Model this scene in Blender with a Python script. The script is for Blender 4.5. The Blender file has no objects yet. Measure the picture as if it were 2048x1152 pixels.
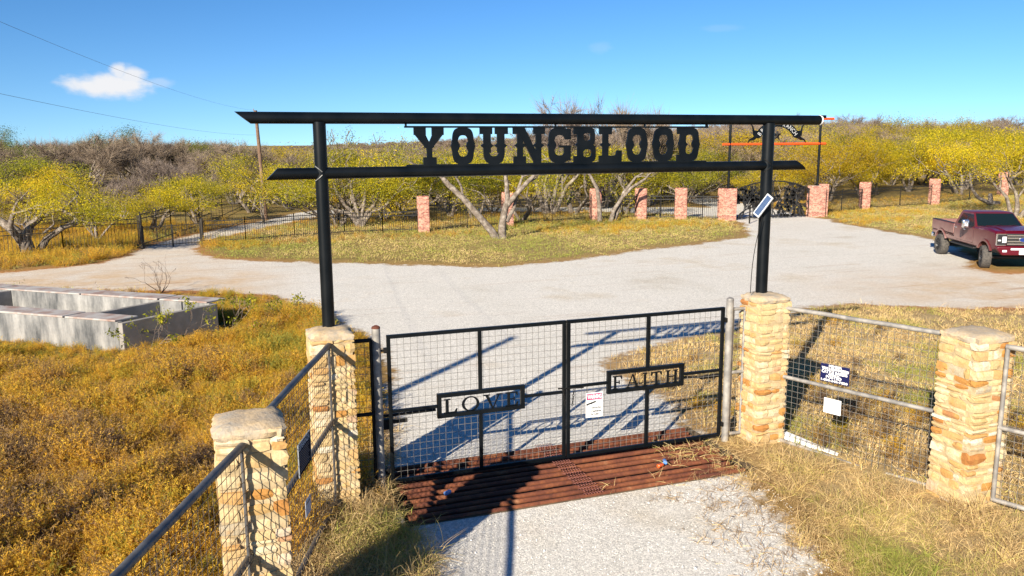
import bpy, bmesh, math, random
import numpy as np
from mathutils import Vector, Matrix
rad = math.radians
S = bpy.context.scene
COL = S.collection

# ------------------------------------------------------------------ camera
F_PX, PITCH, YAW, ROLL = 1617.69, 0.1725, 0.3379, -0.0076
CAM = Vector((-4.895, -11.425, 5.065))
fw = Vector((math.sin(YAW)*math.cos(PITCH), math.cos(YAW)*math.cos(PITCH), -math.sin(PITCH)))
rt = Vector((math.cos(YAW), -math.sin(YAW), 0))
up = rt.cross(fw)
r2 = rt*math.cos(ROLL)+up*math.sin(ROLL)
u2 = -rt*math.sin(ROLL)+up*math.cos(ROLL)
cd = bpy.data.cameras.new('camera'); cam = bpy.data.objects.new('camera', cd); COL.objects.link(cam)
cam.matrix_world = Matrix(((r2.x, u2.x, -fw.x, CAM.x), (r2.y, u2.y, -fw.y, CAM.y), (r2.z, u2.z, -fw.z, CAM.z), (0, 0, 0, 1)))
cd.sensor_width = 36; cd.lens = F_PX/2048*36; cd.clip_start = 0.05; cd.clip_end = 9000
S.camera = cam

# ------------------------------------------------------------------ light
SUN_EL, SUN_AZ = rad(24.3), rad(226.6)          # azimuth clockwise from +Y
W = bpy.data.worlds.new('World'); S.world = W; W.use_nodes = True
wn, wl = W.node_tree.nodes, W.node_tree.links
wn.clear()
sky = wn.new('ShaderNodeTexSky'); sky.sky_type = 'NISHITA'; sky.sun_disc = False
sky.sun_elevation = SUN_EL; sky.sun_rotation = SUN_AZ; sky.altitude = 300; sky.air_density = 1.0; sky.dust_density = 0.25; sky.ozone_density = 2.0
sky.dust_density = 0.0; sky.ozone_density = 3.0
def wmath(op, a, b=None, c=None, vec=False):
    n = wn.new('ShaderNodeVectorMath' if vec else 'ShaderNodeMath'); n.operation = op
    for i, v in enumerate((a, b, c)):
        if v is None: continue
        if isinstance(v, (int, float, tuple)): n.inputs[i].default_value = v
        else: wl.new(v, n.inputs[i])
    return n.outputs[0]
tc = wn.new('ShaderNodeTexCoord'); sx = wn.new('ShaderNodeSeparateXYZ'); wl.new(tc.outputs['Generated'], sx.inputs[0])
cb = wn.new('ShaderNodeCombineXYZ'); wl.new(sx.outputs[0], cb.inputs[0]); wl.new(sx.outputs[1], cb.inputs[1]); wl.new(wmath('ADD', wmath('ABSOLUTE', sx.outputs[2]), 0.085), cb.inputs[2])
wl.new(wmath('NORMALIZE', cb.outputs[0], vec=True), sky.inputs[0])
gm = wn.new('ShaderNodeGamma'); gm.inputs[1].default_value = 1.25
wl.new(wmath('MULTIPLY', sky.outputs[0], (.1, .1, .1), vec=True), gm.inputs[0])
hs = wn.new('ShaderNodeHueSaturation'); hs.inputs['Saturation'].default_value = 1.17; hs.inputs['Hue'].default_value = 0.503
wl.new(wmath('MULTIPLY', gm.outputs[0], (10, 10, 10), vec=True), hs.inputs['Color'])
bg = wn.new('ShaderNodeBackground'); bg.inputs['Strength'].default_value = 0.081
wl.new(hs.outputs[0], bg.inputs['Color'])
# the one small fair-weather cloud, and two faint wisps, as part of the sky
az = wmath('ARCTAN2', sx.outputs[0], sx.outputs[1]); el = wmath('ARCSINE', sx.outputs[2])
cv = wn.new('ShaderNodeCombineXYZ'); wl.new(wmath('MULTIPLY', az, 1.0), cv.inputs[0]); wl.new(wmath('MULTIPLY', el, 1.9), cv.inputs[1])
cn = wn.new('ShaderNodeTexNoise'); cn.inputs['Scale'].default_value = 42; cn.inputs['Detail'].default_value = 5; cn.inputs['Roughness'].default_value = 0.55; wl.new(cv.outputs[0], cn.inputs['Vector'])
def blob(az0, el0, wa, we, amp=1.0, nz=1.1):
    u = wmath('DIVIDE', wmath('SUBTRACT', az, rad(az0)), rad(wa)); v = wmath('DIVIDE', wmath('SUBTRACT', el, rad(el0)), rad(we))
    d = wmath('SQRT', wmath('ADD', wmath('MULTIPLY', u, u), wmath('MULTIPLY', v, v)))
    d = wmath('ADD', d, wmath('MULTIPLY', wmath('SUBTRACT', cn.outputs['Fac'], 0.5), nz))
    mr = wn.new('ShaderNodeMapRange'); mr.interpolation_type = 'SMOOTHSTEP'; wl.new(d, mr.inputs[0])
    mr.inputs[1].default_value = 1.05; mr.inputs[2].default_value = 0.35; mr.inputs[3].default_value = 0; mr.inputs[4].default_value = amp
    return mr.outputs[0]
cl = blob(-6.35, 3.95, 3.0, 0.95)
for q in (blob(-5.1, 4.55, 1.1, 0.75, 0.95), blob(-5.75, 4.75, 0.7, 0.65, 0.9), blob(-3.5, 4.2, 1.0, 0.4, 0.3), blob(25.5, 6.6, 0.9, 0.5, 0.10), blob(33.5, 7.6, 1.6, 0.3, 0.08)):
    cl = wmath('MAXIMUM', cl, q)
bc = wn.new('ShaderNodeBackground'); bc.inputs['Color'].default_value = (0.96, 0.97, 1.0, 1); bc.inputs['Strength'].default_value = 0.425
mxs = wn.new('ShaderNodeMixShader'); wl.new(cl, mxs.inputs[0]); wl.new(bg.outputs[0], mxs.inputs[1]); wl.new(bc.outputs[0], mxs.inputs[2])
wo = wn.new('ShaderNodeOutputWorld'); wl.new(mxs.outputs[0], wo.inputs['Surface'])
sd = bpy.data.lights.new('sun', 'SUN'); sd.energy = 5.0; sd.angle = rad(0.5); sd.color = (1.0, 0.9, 0.74)
sun = bpy.data.objects.new('sun', sd); COL.objects.link(sun)
LD = Vector((-math.sin(SUN_AZ)*math.cos(SUN_EL), -math.cos(SUN_AZ)*math.cos(SUN_EL), -math.sin(SUN_EL)))
sun.rotation_euler = LD.to_track_quat('-Z', 'Y').to_euler(); sun.location = (-30, -30, 30)
S.view_settings.view_transform = 'Standard'; S.view_settings.look = 'None'; S.view_settings.gamma = 1
S.view_settings.exposure = 1.13; S.view_settings.use_curve_mapping = False
S.cycles.use_denoising = True
S.cycles.max_bounces = 6; S.cycles.diffuse_bounces = 3; S.cycles.glossy_bounces = 2; S.cycles.transmission_bounces = 4; S.cycles.transparent_max_bounces = 8
S.cycles.caustics_reflective = False; S.cycles.caustics_refractive = False

# ------------------------------------------------------------------ helpers
def newmat(name):
    m = bpy.data.materials.new(name); m.use_nodes = True
    nt = m.node_tree; b = nt.nodes['Principled BSDF']
    return m, nt, b
def N(nt, t, **kw):
    n = nt.nodes.new(t)
    for k, v in kw.items():
        if k in n.inputs: n.inputs[k].default_value = v
        else: setattr(n, k, v)
    return n
def ramp(nt, fac, stops):
    r = nt.nodes.new('ShaderNodeValToRGB'); e = r.color_ramp.elements
    while len(e) < len(stops): e.new(0.5)
    for el, (p, c) in zip(e, stops):
        el.position = p; el.color = (c[0], c[1], c[2], 1) if not isinstance(c, (int, float)) else (c, c, c, 1)
    nt.links.new(fac, r.inputs[0]); return r.outputs[0]
def mixc(nt, fac, a, b, mode='MIX'):
    m = nt.nodes.new('ShaderNodeMix'); m.data_type = 'RGBA'; m.blend_type = mode
    def put(i, v):
        if isinstance(v, (tuple, list)): m.inputs[i].default_value = (v[0], v[1], v[2], 1)
        elif isinstance(v, (int, float)): m.inputs[i].default_value = v if i == 0 else (v, v, v, 1)
        else: nt.links.new(v, m.inputs[i])
    put(0, fac); put(6, a); put(7, b)
    return m.outputs[2]
def math_(nt, op, a, b=0.0, c=0.0, clamp=False):
    m = nt.nodes.new('ShaderNodeMath'); m.operation = op; m.use_clamp = clamp
    for i, v in enumerate((a, b, c)):
        if isinstance(v, (int, float)): m.inputs[i].default_value = v
        else: nt.links.new(v, m.inputs[i])
    return m.outputs[0]
def noise(nt, vec, scale, detail=4, rough=0.55):
    n = N(nt, 'ShaderNodeTexNoise', Scale=scale, Detail=detail, Roughness=rough)
    if vec is not None: nt.links.new(vec, n.inputs['Vector'])
    return n.outputs['Fac']
def bump(nt, b, h, strength=0.3, dist=0.01):
    n = N(nt, 'ShaderNodeBump', Strength=strength, Distance=dist); nt.links.new(h, n.inputs['Height']); nt.links.new(n.outputs[0], b.inputs['Normal'])
def coords(nt, kind='Object'):
    return nt.nodes.new('ShaderNodeTexCoord').outputs[kind]
def simple(name, c1, c2=None, scale=8, rough=0.6, metal=0.0, bstr=0.0, spec=0.5, lo=0.35, hi=0.65, detail=5, bdist=0.005):
    m, nt, b = newmat(name)
    g = nt.nodes.new('ShaderNodeNewGeometry').outputs['Position']
    if c2 is None: b.inputs['Base Color'].default_value = (*c1, 1)
    else:
        f = noise(nt, g, scale, detail)
        nt.links.new(ramp(nt, f, [(lo, c1), (hi, c2)]), b.inputs['Base Color'])
        if bstr: bump(nt, b, f, bstr, bdist)
    b.inputs['Roughness'].default_value = rough; b.inputs['Metallic'].default_value = metal
    b.inputs['Specular IOR Level'].default_value = spec
    return m

class MB:
    def __init__(s): s.v = []; s.f = []
    def box(s, c, size, M=None):
        x, y, z = size[0]/2, size[1]/2, size[2]/2; o = len(s.v)
        for a in (-x, x):
            for b in (-y, y):
                for d in (-z, z):
                    p = Vector((a, b, d))
                    if M is not None: p = M @ p
                    s.v.append((p.x+c[0], p.y+c[1], p.z+c[2]))
        s.f += [tuple(o+i for i in q) for q in ((0, 1, 3, 2), (4, 6, 7, 5), (0, 4, 5, 1), (2, 3, 7, 6), (0, 2, 6, 4), (1, 5, 7, 3))]
        return s
    def tube(s, pts, r, n=8, caps=True):
        pts = [Vector(p) for p in pts]
        rs = r if isinstance(r, (list, tuple)) else [r]*len(pts)
        o = len(s.v); ref = None
        for i, p in enumerate(pts):
            d = (pts[min(i+1, len(pts)-1)]-pts[max(i-1, 0)]).normalized()
            if ref is None:
                ref = Vector((0, 0, 1)) if abs(d.z) < 0.9 else Vector((1, 0, 0))
            a = d.cross(ref).normalized(); b = a.cross(d).normalized(); ref = b
            for k in range(n):
                t = 2*math.pi*(k+0.5)/n
                q = p+(a*math.cos(t)+b*math.sin(t))*rs[i]
                s.v.append((q.x, q.y, q.z))
        for i in range(len(pts)-1):
            for k in range(n):
                s.f.append((o+i*n+k, o+i*n+(k+1) % n, o+(i+1)*n+(k+1) % n, o+(i+1)*n+k))
        if caps:
            s.f.append(tuple(o+k for k in reversed(range(n)))); e = o+(len(pts)-1)*n
            s.f.append(tuple(e+k for k in range(n)))
        return s
    def prism(s, poly, M, d0, d1):
        """poly of (a,b); M maps (a,b,depth)->world function"""
        o = len(s.v); n = len(poly)
        for d in (d0, d1):
            for a, b in poly: s.v.append(tuple(M(a, b, d)))
        s.f.append(tuple(o+k for k in range(n))); s.f.append(tuple(o+n+k for k in reversed(range(n))))
        for k in range(n): s.f.append((o+k, o+n+k, o+n+(k+1) % n, o+(k+1) % n))
        return s
    def ring(s, outer, inner, M, d0, d1, closed=True):
        o = len(s.v); n = len(outer)
        for d in (d0, d1):
            for L in (outer, inner):
                for a, b in L: s.v.append(tuple(M(a, b, d)))
        rng = n if closed else n-1
        for k in range(rng):
            j = (k+1) % n
            s.f += [(o+k, o+j, o+n+j, o+n+k), (o+2*n+k, o+3*n+k, o+3*n+j, o+2*n+j), (o+k, o+2*n+k, o+2*n+j, o+j), (o+n+k, o+n+j, o+3*n+j, o+3*n+k)]
        if not closed:
            s.f += [(o, o+n, o+3*n, o+2*n), (o+n-1, o+3*n-1, o+4*n-1, o+2*n-1)]
        return s
    def quad(s, a, b, c, d):
        o = len(s.v); s.v += [tuple(a), tuple(b), tuple(c), tuple(d)]; s.f.append((o, o+1, o+2, o+3)); return s
    def tri(s, a, b, c):
        o = len(s.v); s.v += [tuple(a), tuple(b), tuple(c)]; s.f.append((o, o+1, o+2)); return s
    def mesh(s, name, mat, smooth=False):
        me = bpy.data.meshes.new(name); me.from_pydata(s.v, [], s.f); me.update()
        if mat is not None: me.materials.append(mat)
        if smooth:
            me.polygons.foreach_set('use_smooth', [True]*len(me.polygons))
            try: me.set_sharp_from_angle(angle=rad(40))
            except Exception: pass
        return me
    def build(s, name, mat, parent=None, smooth=False, kind=None, recalc=True):
        """vertices are given in world space (parents are unrotated)"""
        if parent is not None:
            w = wloc(parent); s.v = [(x-w.x, y-w.y, z-w.z) for x, y, z in s.v]
        me = s.mesh(name, mat, False)
        if recalc and len(me.polygons) < 60000:
            bm = bmesh.new(); bm.from_mesh(me); bmesh.ops.recalc_face_normals(bm, faces=bm.faces); bm.to_mesh(me); bm.free()
        if smooth:
            me.polygons.foreach_set('use_smooth', [True]*len(me.polygons)); me.set_sharp_from_angle(angle=rad(40))
        o = bpy.data.objects.new(name, me); COL.objects.link(o)
        if parent is not None: o.parent = parent
        if kind: o['kind'] = kind
        return o
def wloc(o):
    v = Vector(o.location)
    while o.parent: o = o.parent; v += Vector(o.location)
    return v
def tag(o, label, cat, group=None, kind=None):
    if label: o['label'] = label
    if cat: o['category'] = cat
    if group: o['group'] = group
    if kind: o['kind'] = kind
    return o
def thing(name, label, cat, loc=(0, 0, 0), group=None):
    o = bpy.data.objects.new(name, None); COL.objects.link(o); o.location = loc; o.empty_display_size = 0.2
    return tag(o, label, cat, group)
def addbevel(o, w, seg=2, ang=35):
    m = o.modifiers.new('bevel', 'BEVEL'); m.width = w; m.segments = seg; m.limit_method = 'ANGLE'; m.angle_limit = rad(ang)
    return o
_tc = {}
def text_geo(body, size=1.0, extr=0.0):
    """returns verts (x right, y up) + faces of the built-in font, left-bottom origin"""
    c = bpy.data.curves.new('t', 'FONT'); c.body = body; c.size = size; c.extrude = extr; c.resolution_u = 2
    o = bpy.data.objects.new('t', c); COL.objects.link(o)
    dg = bpy.context.evaluated_depsgraph_get(); me = bpy.data.meshes.new_from_object(o.evaluated_get(dg))
    v = np.array([p.co[:] for p in me.vertices]); f = [tuple(p.vertices) for p in me.polygons]
    bpy.data.objects.remove(o); bpy.data.curves.remove(c); bpy.data.meshes.remove(me)
    return v, f
def text_fit(mb, body, x0, x1, z0, z1, M, d, keep=True, bold=0.0):
    """fit a text line into a rectangle in the local plane of M(a,b,depth)"""
    v, f = text_geo(body)
    lo, hi = v.min(0), v.max(0)
    sx = (x1-x0)/(hi[0]-lo[0]); sz = (z1-z0)/(hi[1]-lo[1])
    offs = [(0, 0)] if not bold else [(0, 0), (bold, 0), (0, bold), (bold, bold)]
    for i, (ox, oz) in enumerate(offs):
        o = len(mb.v)
        for p in v: mb.v.append(tuple(M(x0+(p[0]-lo[0])*sx+ox, z0+(p[1]-lo[1])*sz+oz, d+0.0001*i)))
        mb.f += [tuple(o+k for k in q) for q in f]

def np_mesh(name, V, F, mat, attrs=None):
    me = bpy.data.meshes.new(name); k = F.shape[1]
    me.vertices.add(len(V)); me.vertices.foreach_set('co', V.astype(np.float32).ravel())
    me.loops.add(F.size); me.loops.foreach_set('vertex_index', F.astype(np.int32).ravel())
    me.polygons.add(len(F)); me.polygons.foreach_set('loop_start', np.arange(0, F.size, k, dtype=np.int32))
    try: me.polygons.foreach_set('loop_total', np.full(len(F), k, dtype=np.int32))
    except Exception: pass
    me.update(calc_edges=True)
    for nm, a in (attrs or {}).items():
        at = me.attributes.new(nm, 'FLOAT', 'POINT'); at.data.foreach_set('value', a.astype(np.float32))
    if mat is not None: me.materials.append(mat)
    return me

def sstep(a, b, x):
    t = np.clip((x-a)/(b-a), 0, 1); return t*t*(3-2*t)
def vnoise(x, y, seed=0):
    """smooth value noise, numpy"""
    xi, yi = np.floor(x).astype(np.int64), np.floor(y).astype(np.int64); xf, yf = x-xi, y-yi
    def h(a, b):
        n = (a*374761393+b*668265263+seed*1442695040) & 0xffffffff
        n = ((n ^ (n >> 13))*1274126177) & 0xffffffff
        return ((n ^ (n >> 16)) & 0xffff)/65535.0
    u, v = xf*xf*(3-2*xf), yf*yf*(3-2*yf)
    return (h(xi, yi)*(1-u)+h(xi+1, yi)*u)*(1-v)+(h(xi, yi+1)*(1-u)+h(xi+1, yi+1)*u)*v
def fbm(x, y, seed=0, oct=4):
    a, s, t = 0.5, 0, 0
    for i in range(oct):
        s = s+a*vnoise(x*2**i, y*2**i, seed+i*17); t += a; a *= 0.5
    return s/t
def poly_sd(px, py, poly):
    """signed distance, positive inside"""
    P = np.array(poly); d = np.full(px.shape, 1e9); ins = np.zeros(px.shape, bool)
    for i in range(len(P)):
        a, b = P[i], P[(i+1) % len(P)]
        e = b-a; wx, wy = px-a[0], py-a[1]
        t = np.clip((wx*e[0]+wy*e[1])/(e@e), 0, 1)
        d = np.minimum(d, (wx-e[0]*t)**2+(wy-e[1]*t)**2)
        c = ((a[1] <= py) & (b[1] > py)) | ((b[1] <= py) & (a[1] > py))
        with np.errstate(divide='ignore', invalid='ignore'):
            xx = a[0]+(py-a[1])/(b[1]-a[1] if b[1] != a[1] else 1e-9)*e[0]
        ins ^= c & (px < xx)
    return np.where(ins, 1, -1)*np.sqrt(d)

YARD = [(-2.75, 0.75), (-2.45, 2.0), (-1.9, 4.4), (-1.3, 8.5), (-1.6, 11.1), (-2.4, 14), (-3.4, 17.5), (-6, 19.6), (-9.5, 21.3), (-13.1, 23.1), (-40, 26),
        (-40, 31), (-14, 27.3), (-10.6, 28.8), (-9.5, 31.5), (-9.2, 34.4), (-8.6, 37), (-5.6, 43), (-2.2, 49), (1.0, 56), (4, 63), (7, 63), (3.6, 55), (-0.4, 47.5), (-3.6, 42), (-6.3, 37), (-6.6, 34), (-6.7, 32), (-5.5, 28.5),
        (-1.9, 25.9), (2.1, 23.4), (5.9, 21), (9.8, 21.9), (14.7, 23.8), (22.5, 26.5), (25.2, 30.5), (27.6, 34.2), (28, 36.6), (26.5, 42), (22.5, 46.5), (16, 50), (13, 55), (17, 56.5), (25, 51), (33, 46), (36, 56), (39, 56), (37, 45), (34.4, 36.6),
        (33.7, 33.6), (32.3, 30), (30.9, 22.3), (28.6, 18.2), (26.3, 15.4), (23.6, 13.4), (23.6, 11.9), (27, 10.4), (33, 6), (60, -10), (56, -18), (28, 0), (18.4, 6.6), (15.6, 7.8), (14, 9.2), (11.8, 9.0), (8.75, 7.8), (7.0, 7.1), (4.4, 6.3), (3.45, 5.5), (3.15, 4.0), (3.1, 2.4), (2.8, 1.0),
        (2.8, 0.3), (2.3, -1.3), (2.0, -2.7), (1.35, -4.2), (0.4, -6), (-0.8, -9.5), (-1.2, -14), (-4.4, -14), (-3.6, -9), (-3.0, -5), (-2.85, -2.7), (-2.75, -1.3)]
def hill(x, y):
    x, y = np.asarray(x, float), np.asarray(y, float)
    h = 3.4*sstep(43, 85, y-0.06*(x-40))*sstep(20, 65, x)
    h = h+1.1*sstep(42, 75, y)*sstep(4, -10, x)
    h = h-1.3*sstep(46, 90, y)*sstep(-4, 8, x)*sstep(48, 34, x)+0.6*sstep(120, 400, y)+14*sstep(1300, 3600, y)+0.6*sstep(48, 62, x)*sstep(60, 30, y)*sstep(25, 40, y)
    return h
PIT = (-2.86, 2.78, -1.30, 0.80)
def gheight(x, y, sdv):
    out = sstep(0.15, -0.9, sdv)
    return hill(x, y)+out*(0.03+0.10*(fbm(x*0.9, y*0.9, 3)-0.5)+0.05*(fbm(x*3, y*3, 5)-0.5))+0.02*(fbm(x*0.6, y*0.6, 9)-0.5)
def gz(x, y):
    a, b = np.array([float(x)]), np.array([float(y)])
    return float(gheight(a, b, poly_sd(a, b, YARD))[0])

# ------------------------------------------------------------------ ground material
def ground_mat():
    m, nt, b = newmat('ground_earth')
    pos = nt.nodes.new('ShaderNodeNewGeometry').outputs['Position']
    def at(n):
        a = nt.nodes.new('ShaderNodeAttribute'); a.attribute_name = n; return a.outputs['Fac']
    sdA, tanA, dryA = at('sd'), at('tan'), at('dry')
    n1, n2, n3 = noise(nt, pos, 0.7, 6, 0.6), noise(nt, pos, 5, 5, 0.6), noise(nt, pos, 30, 3, 0.6)
    e = math_(nt, 'ADD', sdA, math_(nt, 'MULTIPLY', math_(nt, 'SUBTRACT', n1, 0.5), 1.7))
    e = math_(nt, 'ADD', e, math_(nt, 'MULTIPLY', math_(nt, 'SUBTRACT', n2, 0.5), 0.9))
    mask = nt.nodes.new('ShaderNodeMapRange'); mask.interpolation_type = 'SMOOTHSTEP'
    nt.links.new(e, mask.inputs[0]); mask.inputs[1].default_value = -0.22; mask.inputs[2].default_value = 0.2
    mk = mask.outputs[0]
    vor = N(nt, 'ShaderNodeTexVoronoi', Scale=64.0, Randomness=1.0); nt.links.new(pos, vor.inputs['Vector'])
    vcol = nt.nodes.new('ShaderNodeSeparateColor'); nt.links.new(vor.outputs['Color'], vcol.inputs[0])
    vor2 = N(nt, 'ShaderNodeTexVoronoi', Scale=23.0); nt.links.new(pos, vor2.inputs['Vector'])
    vc2 = nt.nodes.new('ShaderNodeSeparateColor'); nt.links.new(vor2.outputs['Color'], vc2.inputs[0])
    stone = ramp(nt, vcol.outputs[0], [(0.0, (0.42, 0.42, 0.415)), (0.35, (0.58, 0.575, 0.565)), (0.75, (0.66, 0.655, 0.64)), (1.0, (0.82, 0.81, 0.79))])
    stone2 = ramp(nt, vc2.outputs[0], [(0, 0.86), (1, 1.08)])
    gcol = mixc(nt, 1.0, stone, stone2, 'MULTIPLY')
    big = noise(nt, pos, 0.23, 5, 0.6)
    tint = ramp(nt, big, [(0.28, (0.84, 0.77, 0.66)), (0.40, (0.98, 0.94, 0.86)), (0.56, (1.02, 0.98, 0.905)), (0.70, (0.90, 0.81, 0.67))])
    gcol = mixc(nt, 1.0, gcol, tint, 'MULTIPLY')
    spots = ramp(nt, noise(nt, pos, 1.9, 6, 0.65), [(0.66, 0.0), (0.74, 1.0)])
    gcol = mixc(nt, math_(nt, 'MULTIPLY', spots, 0.55), gcol, (0.33, 0.25, 0.17))
    dirt = ramp(nt, n2, [(0.3, (0.46, 0.33, 0.21)), (0.7, (0.60, 0.47, 0.33))])
    tfac = math_(nt, 'MULTIPLY', tanA, ramp(nt, n1, [(0.35, 0.35), (0.6, 1.0)]), clamp=True)
    gcol = mixc(nt, tfac, gcol, dirt)
    wv = N(nt, 'ShaderNodeTexNoise', Scale=1.0, Detail=5.0); mp = nt.nodes.new('ShaderNodeMapping'); mp.inputs['Scale'].default_value = (0.25, 2.6, 1); mp.inputs['Rotation'].default_value = (0, 0, rad(18))
    nt.links.new(pos, mp.inputs['Vector']); nt.links.new(mp.outputs[0], wv.inputs['Vector'])
    track = ramp(nt, wv.outputs['Fac'], [(0.58, 0.0), (0.72, 1.0)])
    gcol = mixc(nt, math_(nt, 'MULTIPLY', track, math_(nt, 'ADD', 0.22, math_(nt, 'MULTIPLY', tanA, 0.45))), gcol, (0.36, 0.22, 0.13))
    # soil with thatch
    soil = ramp(nt, n1, [(0.25, (0.24, 0.155, 0.065)), (0.45, (0.33, 0.225, 0.085)), (0.6, (0.27, 0.22, 0.075)), (0.8, (0.40, 0.29, 0.14))])
    soil2 = ramp(nt, n2, [(0.3, (0.16, 0.13, 0.04)), (0.55, (0.30, 0.22, 0.085)), (0.75, (0.40, 0.30, 0.15))])
    soil = mixc(nt, 0.6, soil, soil2)
    soil = mixc(nt, dryA, soil, ramp(nt, n2, [(0.3, (0.30, 0.21, 0.10)), (0.7, (0.46, 0.35, 0.19))]))
    soil = mixc(nt, 0.5, soil, ramp(nt, n3, [(0.3, 0.45), (0.7, 1.0)]), 'MULTIPLY')
    edge = ramp(nt, e, [(0.0, 0.0), (0.5, 0.0)])
    rim = nt.nodes.new('ShaderNodeMapRange'); nt.links.new(e, rim.inputs[0]); rim.inputs[1].default_value = -1.3; rim.inputs[2].default_value = -0.2
    soil = mixc(nt, math_(nt, 'MULTIPLY', rim.outputs[0], math_(nt, 'ADD', 0.2, math_(nt, 'MULTIPLY', tanA, 0.6))), soil, (0.40, 0.155, 0.055))
    col = mixc(nt, mk, soil, gcol)
    nt.links.new(col, b.inputs['Base Color'])
    b.inputs['Roughness'].default_value = 0.95; b.inputs['Specular IOR Level'].default_value = 0.03
    h = math_(nt, 'ADD', math_(nt, 'MULTIPLY', vor.outputs['Distance'], -0.8), math_(nt, 'MULTIPLY', n3, 0.6))
    h = math_(nt, 'ADD', h, math_(nt, 'MULTIPLY', vc2.outputs[0], 0.25))
    bump(nt, b, h, 0.42, 0.016)
    return m
M_GROUND = ground_mat()

def axis(lo, hi, step, pins, outs):
    a = list(np.arange(lo, hi+1e-6, step))
    a = [v for v in a if all(abs(v-p) > step*0.3 for p in pins)]+list(pins)
    for d, s in ((-1, lo), (1, hi)):
        v, st, i = s, step, 0
        lim = outs[0] if d < 0 else outs[1]
        while abs(v-s) < abs(lim-s):
            st = min(st*1.16, 120); v += d*st; a.append(v)
    return np.array(sorted(a))
xs = axis(-16, 22, 0.25, [PIT[0], PIT[1]], (-2500, 3500))
ys = axis(-9, 36, 0.25, [PIT[2], PIT[3]], (-120, 4200))
GX, GY = np.meshgrid(xs, ys, indexing='ij')
SDV = poly_sd(GX, GY, YARD)
GZ = gheight(GX, GY, SDV)
TAN = np.clip(sstep(11, 20, GX)*sstep(17, 9, GY)*0.95+sstep(-5, -9, GX)*sstep(30, 21, GY)*0.7*sstep(15, 20, GY)+sstep(0, -7, GX)*sstep(18, 24, GY)*0.5+0.8*sstep(-2, -5, GX)*sstep(25, 22, GY)*sstep(14, 17, GY)+sstep(34, 30, GX)*sstep(29, 40, GX)*0, 0, 1)
DRY = np.clip(sstep(2.0, 4.0, GX)*sstep(14, 6, GY)*sstep(30, 18, GX)+0.6*sstep(4, 9, GX)*sstep(36.0, 34.0, GY)*sstep(19.5, 21, GY)*0.5, 0, 1)
nx, ny = GX.shape
idx = np.arange(nx*ny).reshape(nx, ny)
quads = np.stack([idx[:-1, :-1], idx[1:, :-1], idx[1:, 1:], idx[:-1, 1:]], -1).reshape(-1, 4)
cx_ = 0.25*(GX[:-1, :-1]+GX[1:, :-1]+GX[1:, 1:]+GX[:-1, 1:]).ravel(); cy_ = 0.25*(GY[:-1, :-1]+GY[1:, :-1]+GY[1:, 1:]+GY[:-1, 1:]).ravel()
inpit = (cx_ > PIT[0]) & (cx_ < PIT[1]) & (cy_ > PIT[2]) & (cy_ < PIT[3])
sdc = poly_sd(cx_, cy_, YARD)
Vg = np.stack([GX.ravel(), GY.ravel(), GZ.ravel()], -1)
attrs = dict(sd=SDV.ravel(), tan=TAN.ravel(), dry=DRY.ravel())
def sub_mesh(name, mask):
    F = quads[mask]; u, inv = np.unique(F, return_inverse=True)
    me = np_mesh(name, Vg[u], inv.reshape(F.shape), M_GROUND, {k: a[u] for k, a in attrs.items()})
    me.polygons.foreach_set('use_smooth', [True]*len(me.polygons))
    o = bpy.data.objects.new(name, me); COL.objects.link(o); o['kind'] = 'structure'; return o
sub_mesh('ground', ~inpit & (sdc <= 0)); sub_mesh('gravel_road', ~inpit & (sdc > 0))

# ------------------------------------------------------------------ materials
M_BLACK = simple('black_paint', (0.0016, 0.003, 0.0045), (0.005, 0.0065, 0.008), 3, 0.38, 0, 0.05, 0.22)
M_BLACKM = simple('black_steel', (0.005, 0.005, 0.005), (0.011, 0.010, 0.009), 5, 0.6, spec=0.25)
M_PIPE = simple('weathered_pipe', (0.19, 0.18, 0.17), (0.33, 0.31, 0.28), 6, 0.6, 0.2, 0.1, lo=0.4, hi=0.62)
M_PIPE_SHADE = simple('shaded_pipe', (0.06, 0.062, 0.07), (0.12, 0.118, 0.115), 6, 0.5, 0.2, 0.1, lo=0.4, hi=0.62)  # same grey pipe, with the left wing's shade put into its colour
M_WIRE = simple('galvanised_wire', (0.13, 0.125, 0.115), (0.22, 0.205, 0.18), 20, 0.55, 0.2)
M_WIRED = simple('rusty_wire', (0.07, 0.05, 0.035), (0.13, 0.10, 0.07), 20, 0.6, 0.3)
def rust_mat():
    m, nt, b = newmat('rusty_iron')
    g = nt.nodes.new('ShaderNodeNewGeometry').outputs['Position']
    f = noise(nt, g, 2.2, 7, 0.65); f2 = noise(nt, g, 26, 4, 0.6)
    c = ramp(nt, f, [(0.25, (0.06, 0.019, 0.011)), (0.45, (0.13, 0.036, 0.016)), (0.6, (0.21, 0.066, 0.024)), (0.75, (0.34, 0.17, 0.085))])
    c = mixc(nt, 0.6, c, ramp(nt, f2, [(0.3, 0.45), (0.7, 1.15)]), 'MULTIPLY')
    nt.links.new(c, b.inputs['Base Color']); b.inputs['Roughness'].default_value = 0.85; bump(nt, b, f2, 0.3, 0.004); return m
M_RUST = rust_mat()
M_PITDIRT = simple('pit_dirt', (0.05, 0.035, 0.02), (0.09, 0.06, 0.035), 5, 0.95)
M_MORTAR = simple('mortar', (0.33, 0.25, 0.14), (0.47, 0.36, 0.21), 9, 0.95, 0, 0.8, bdist=0.02)
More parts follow.
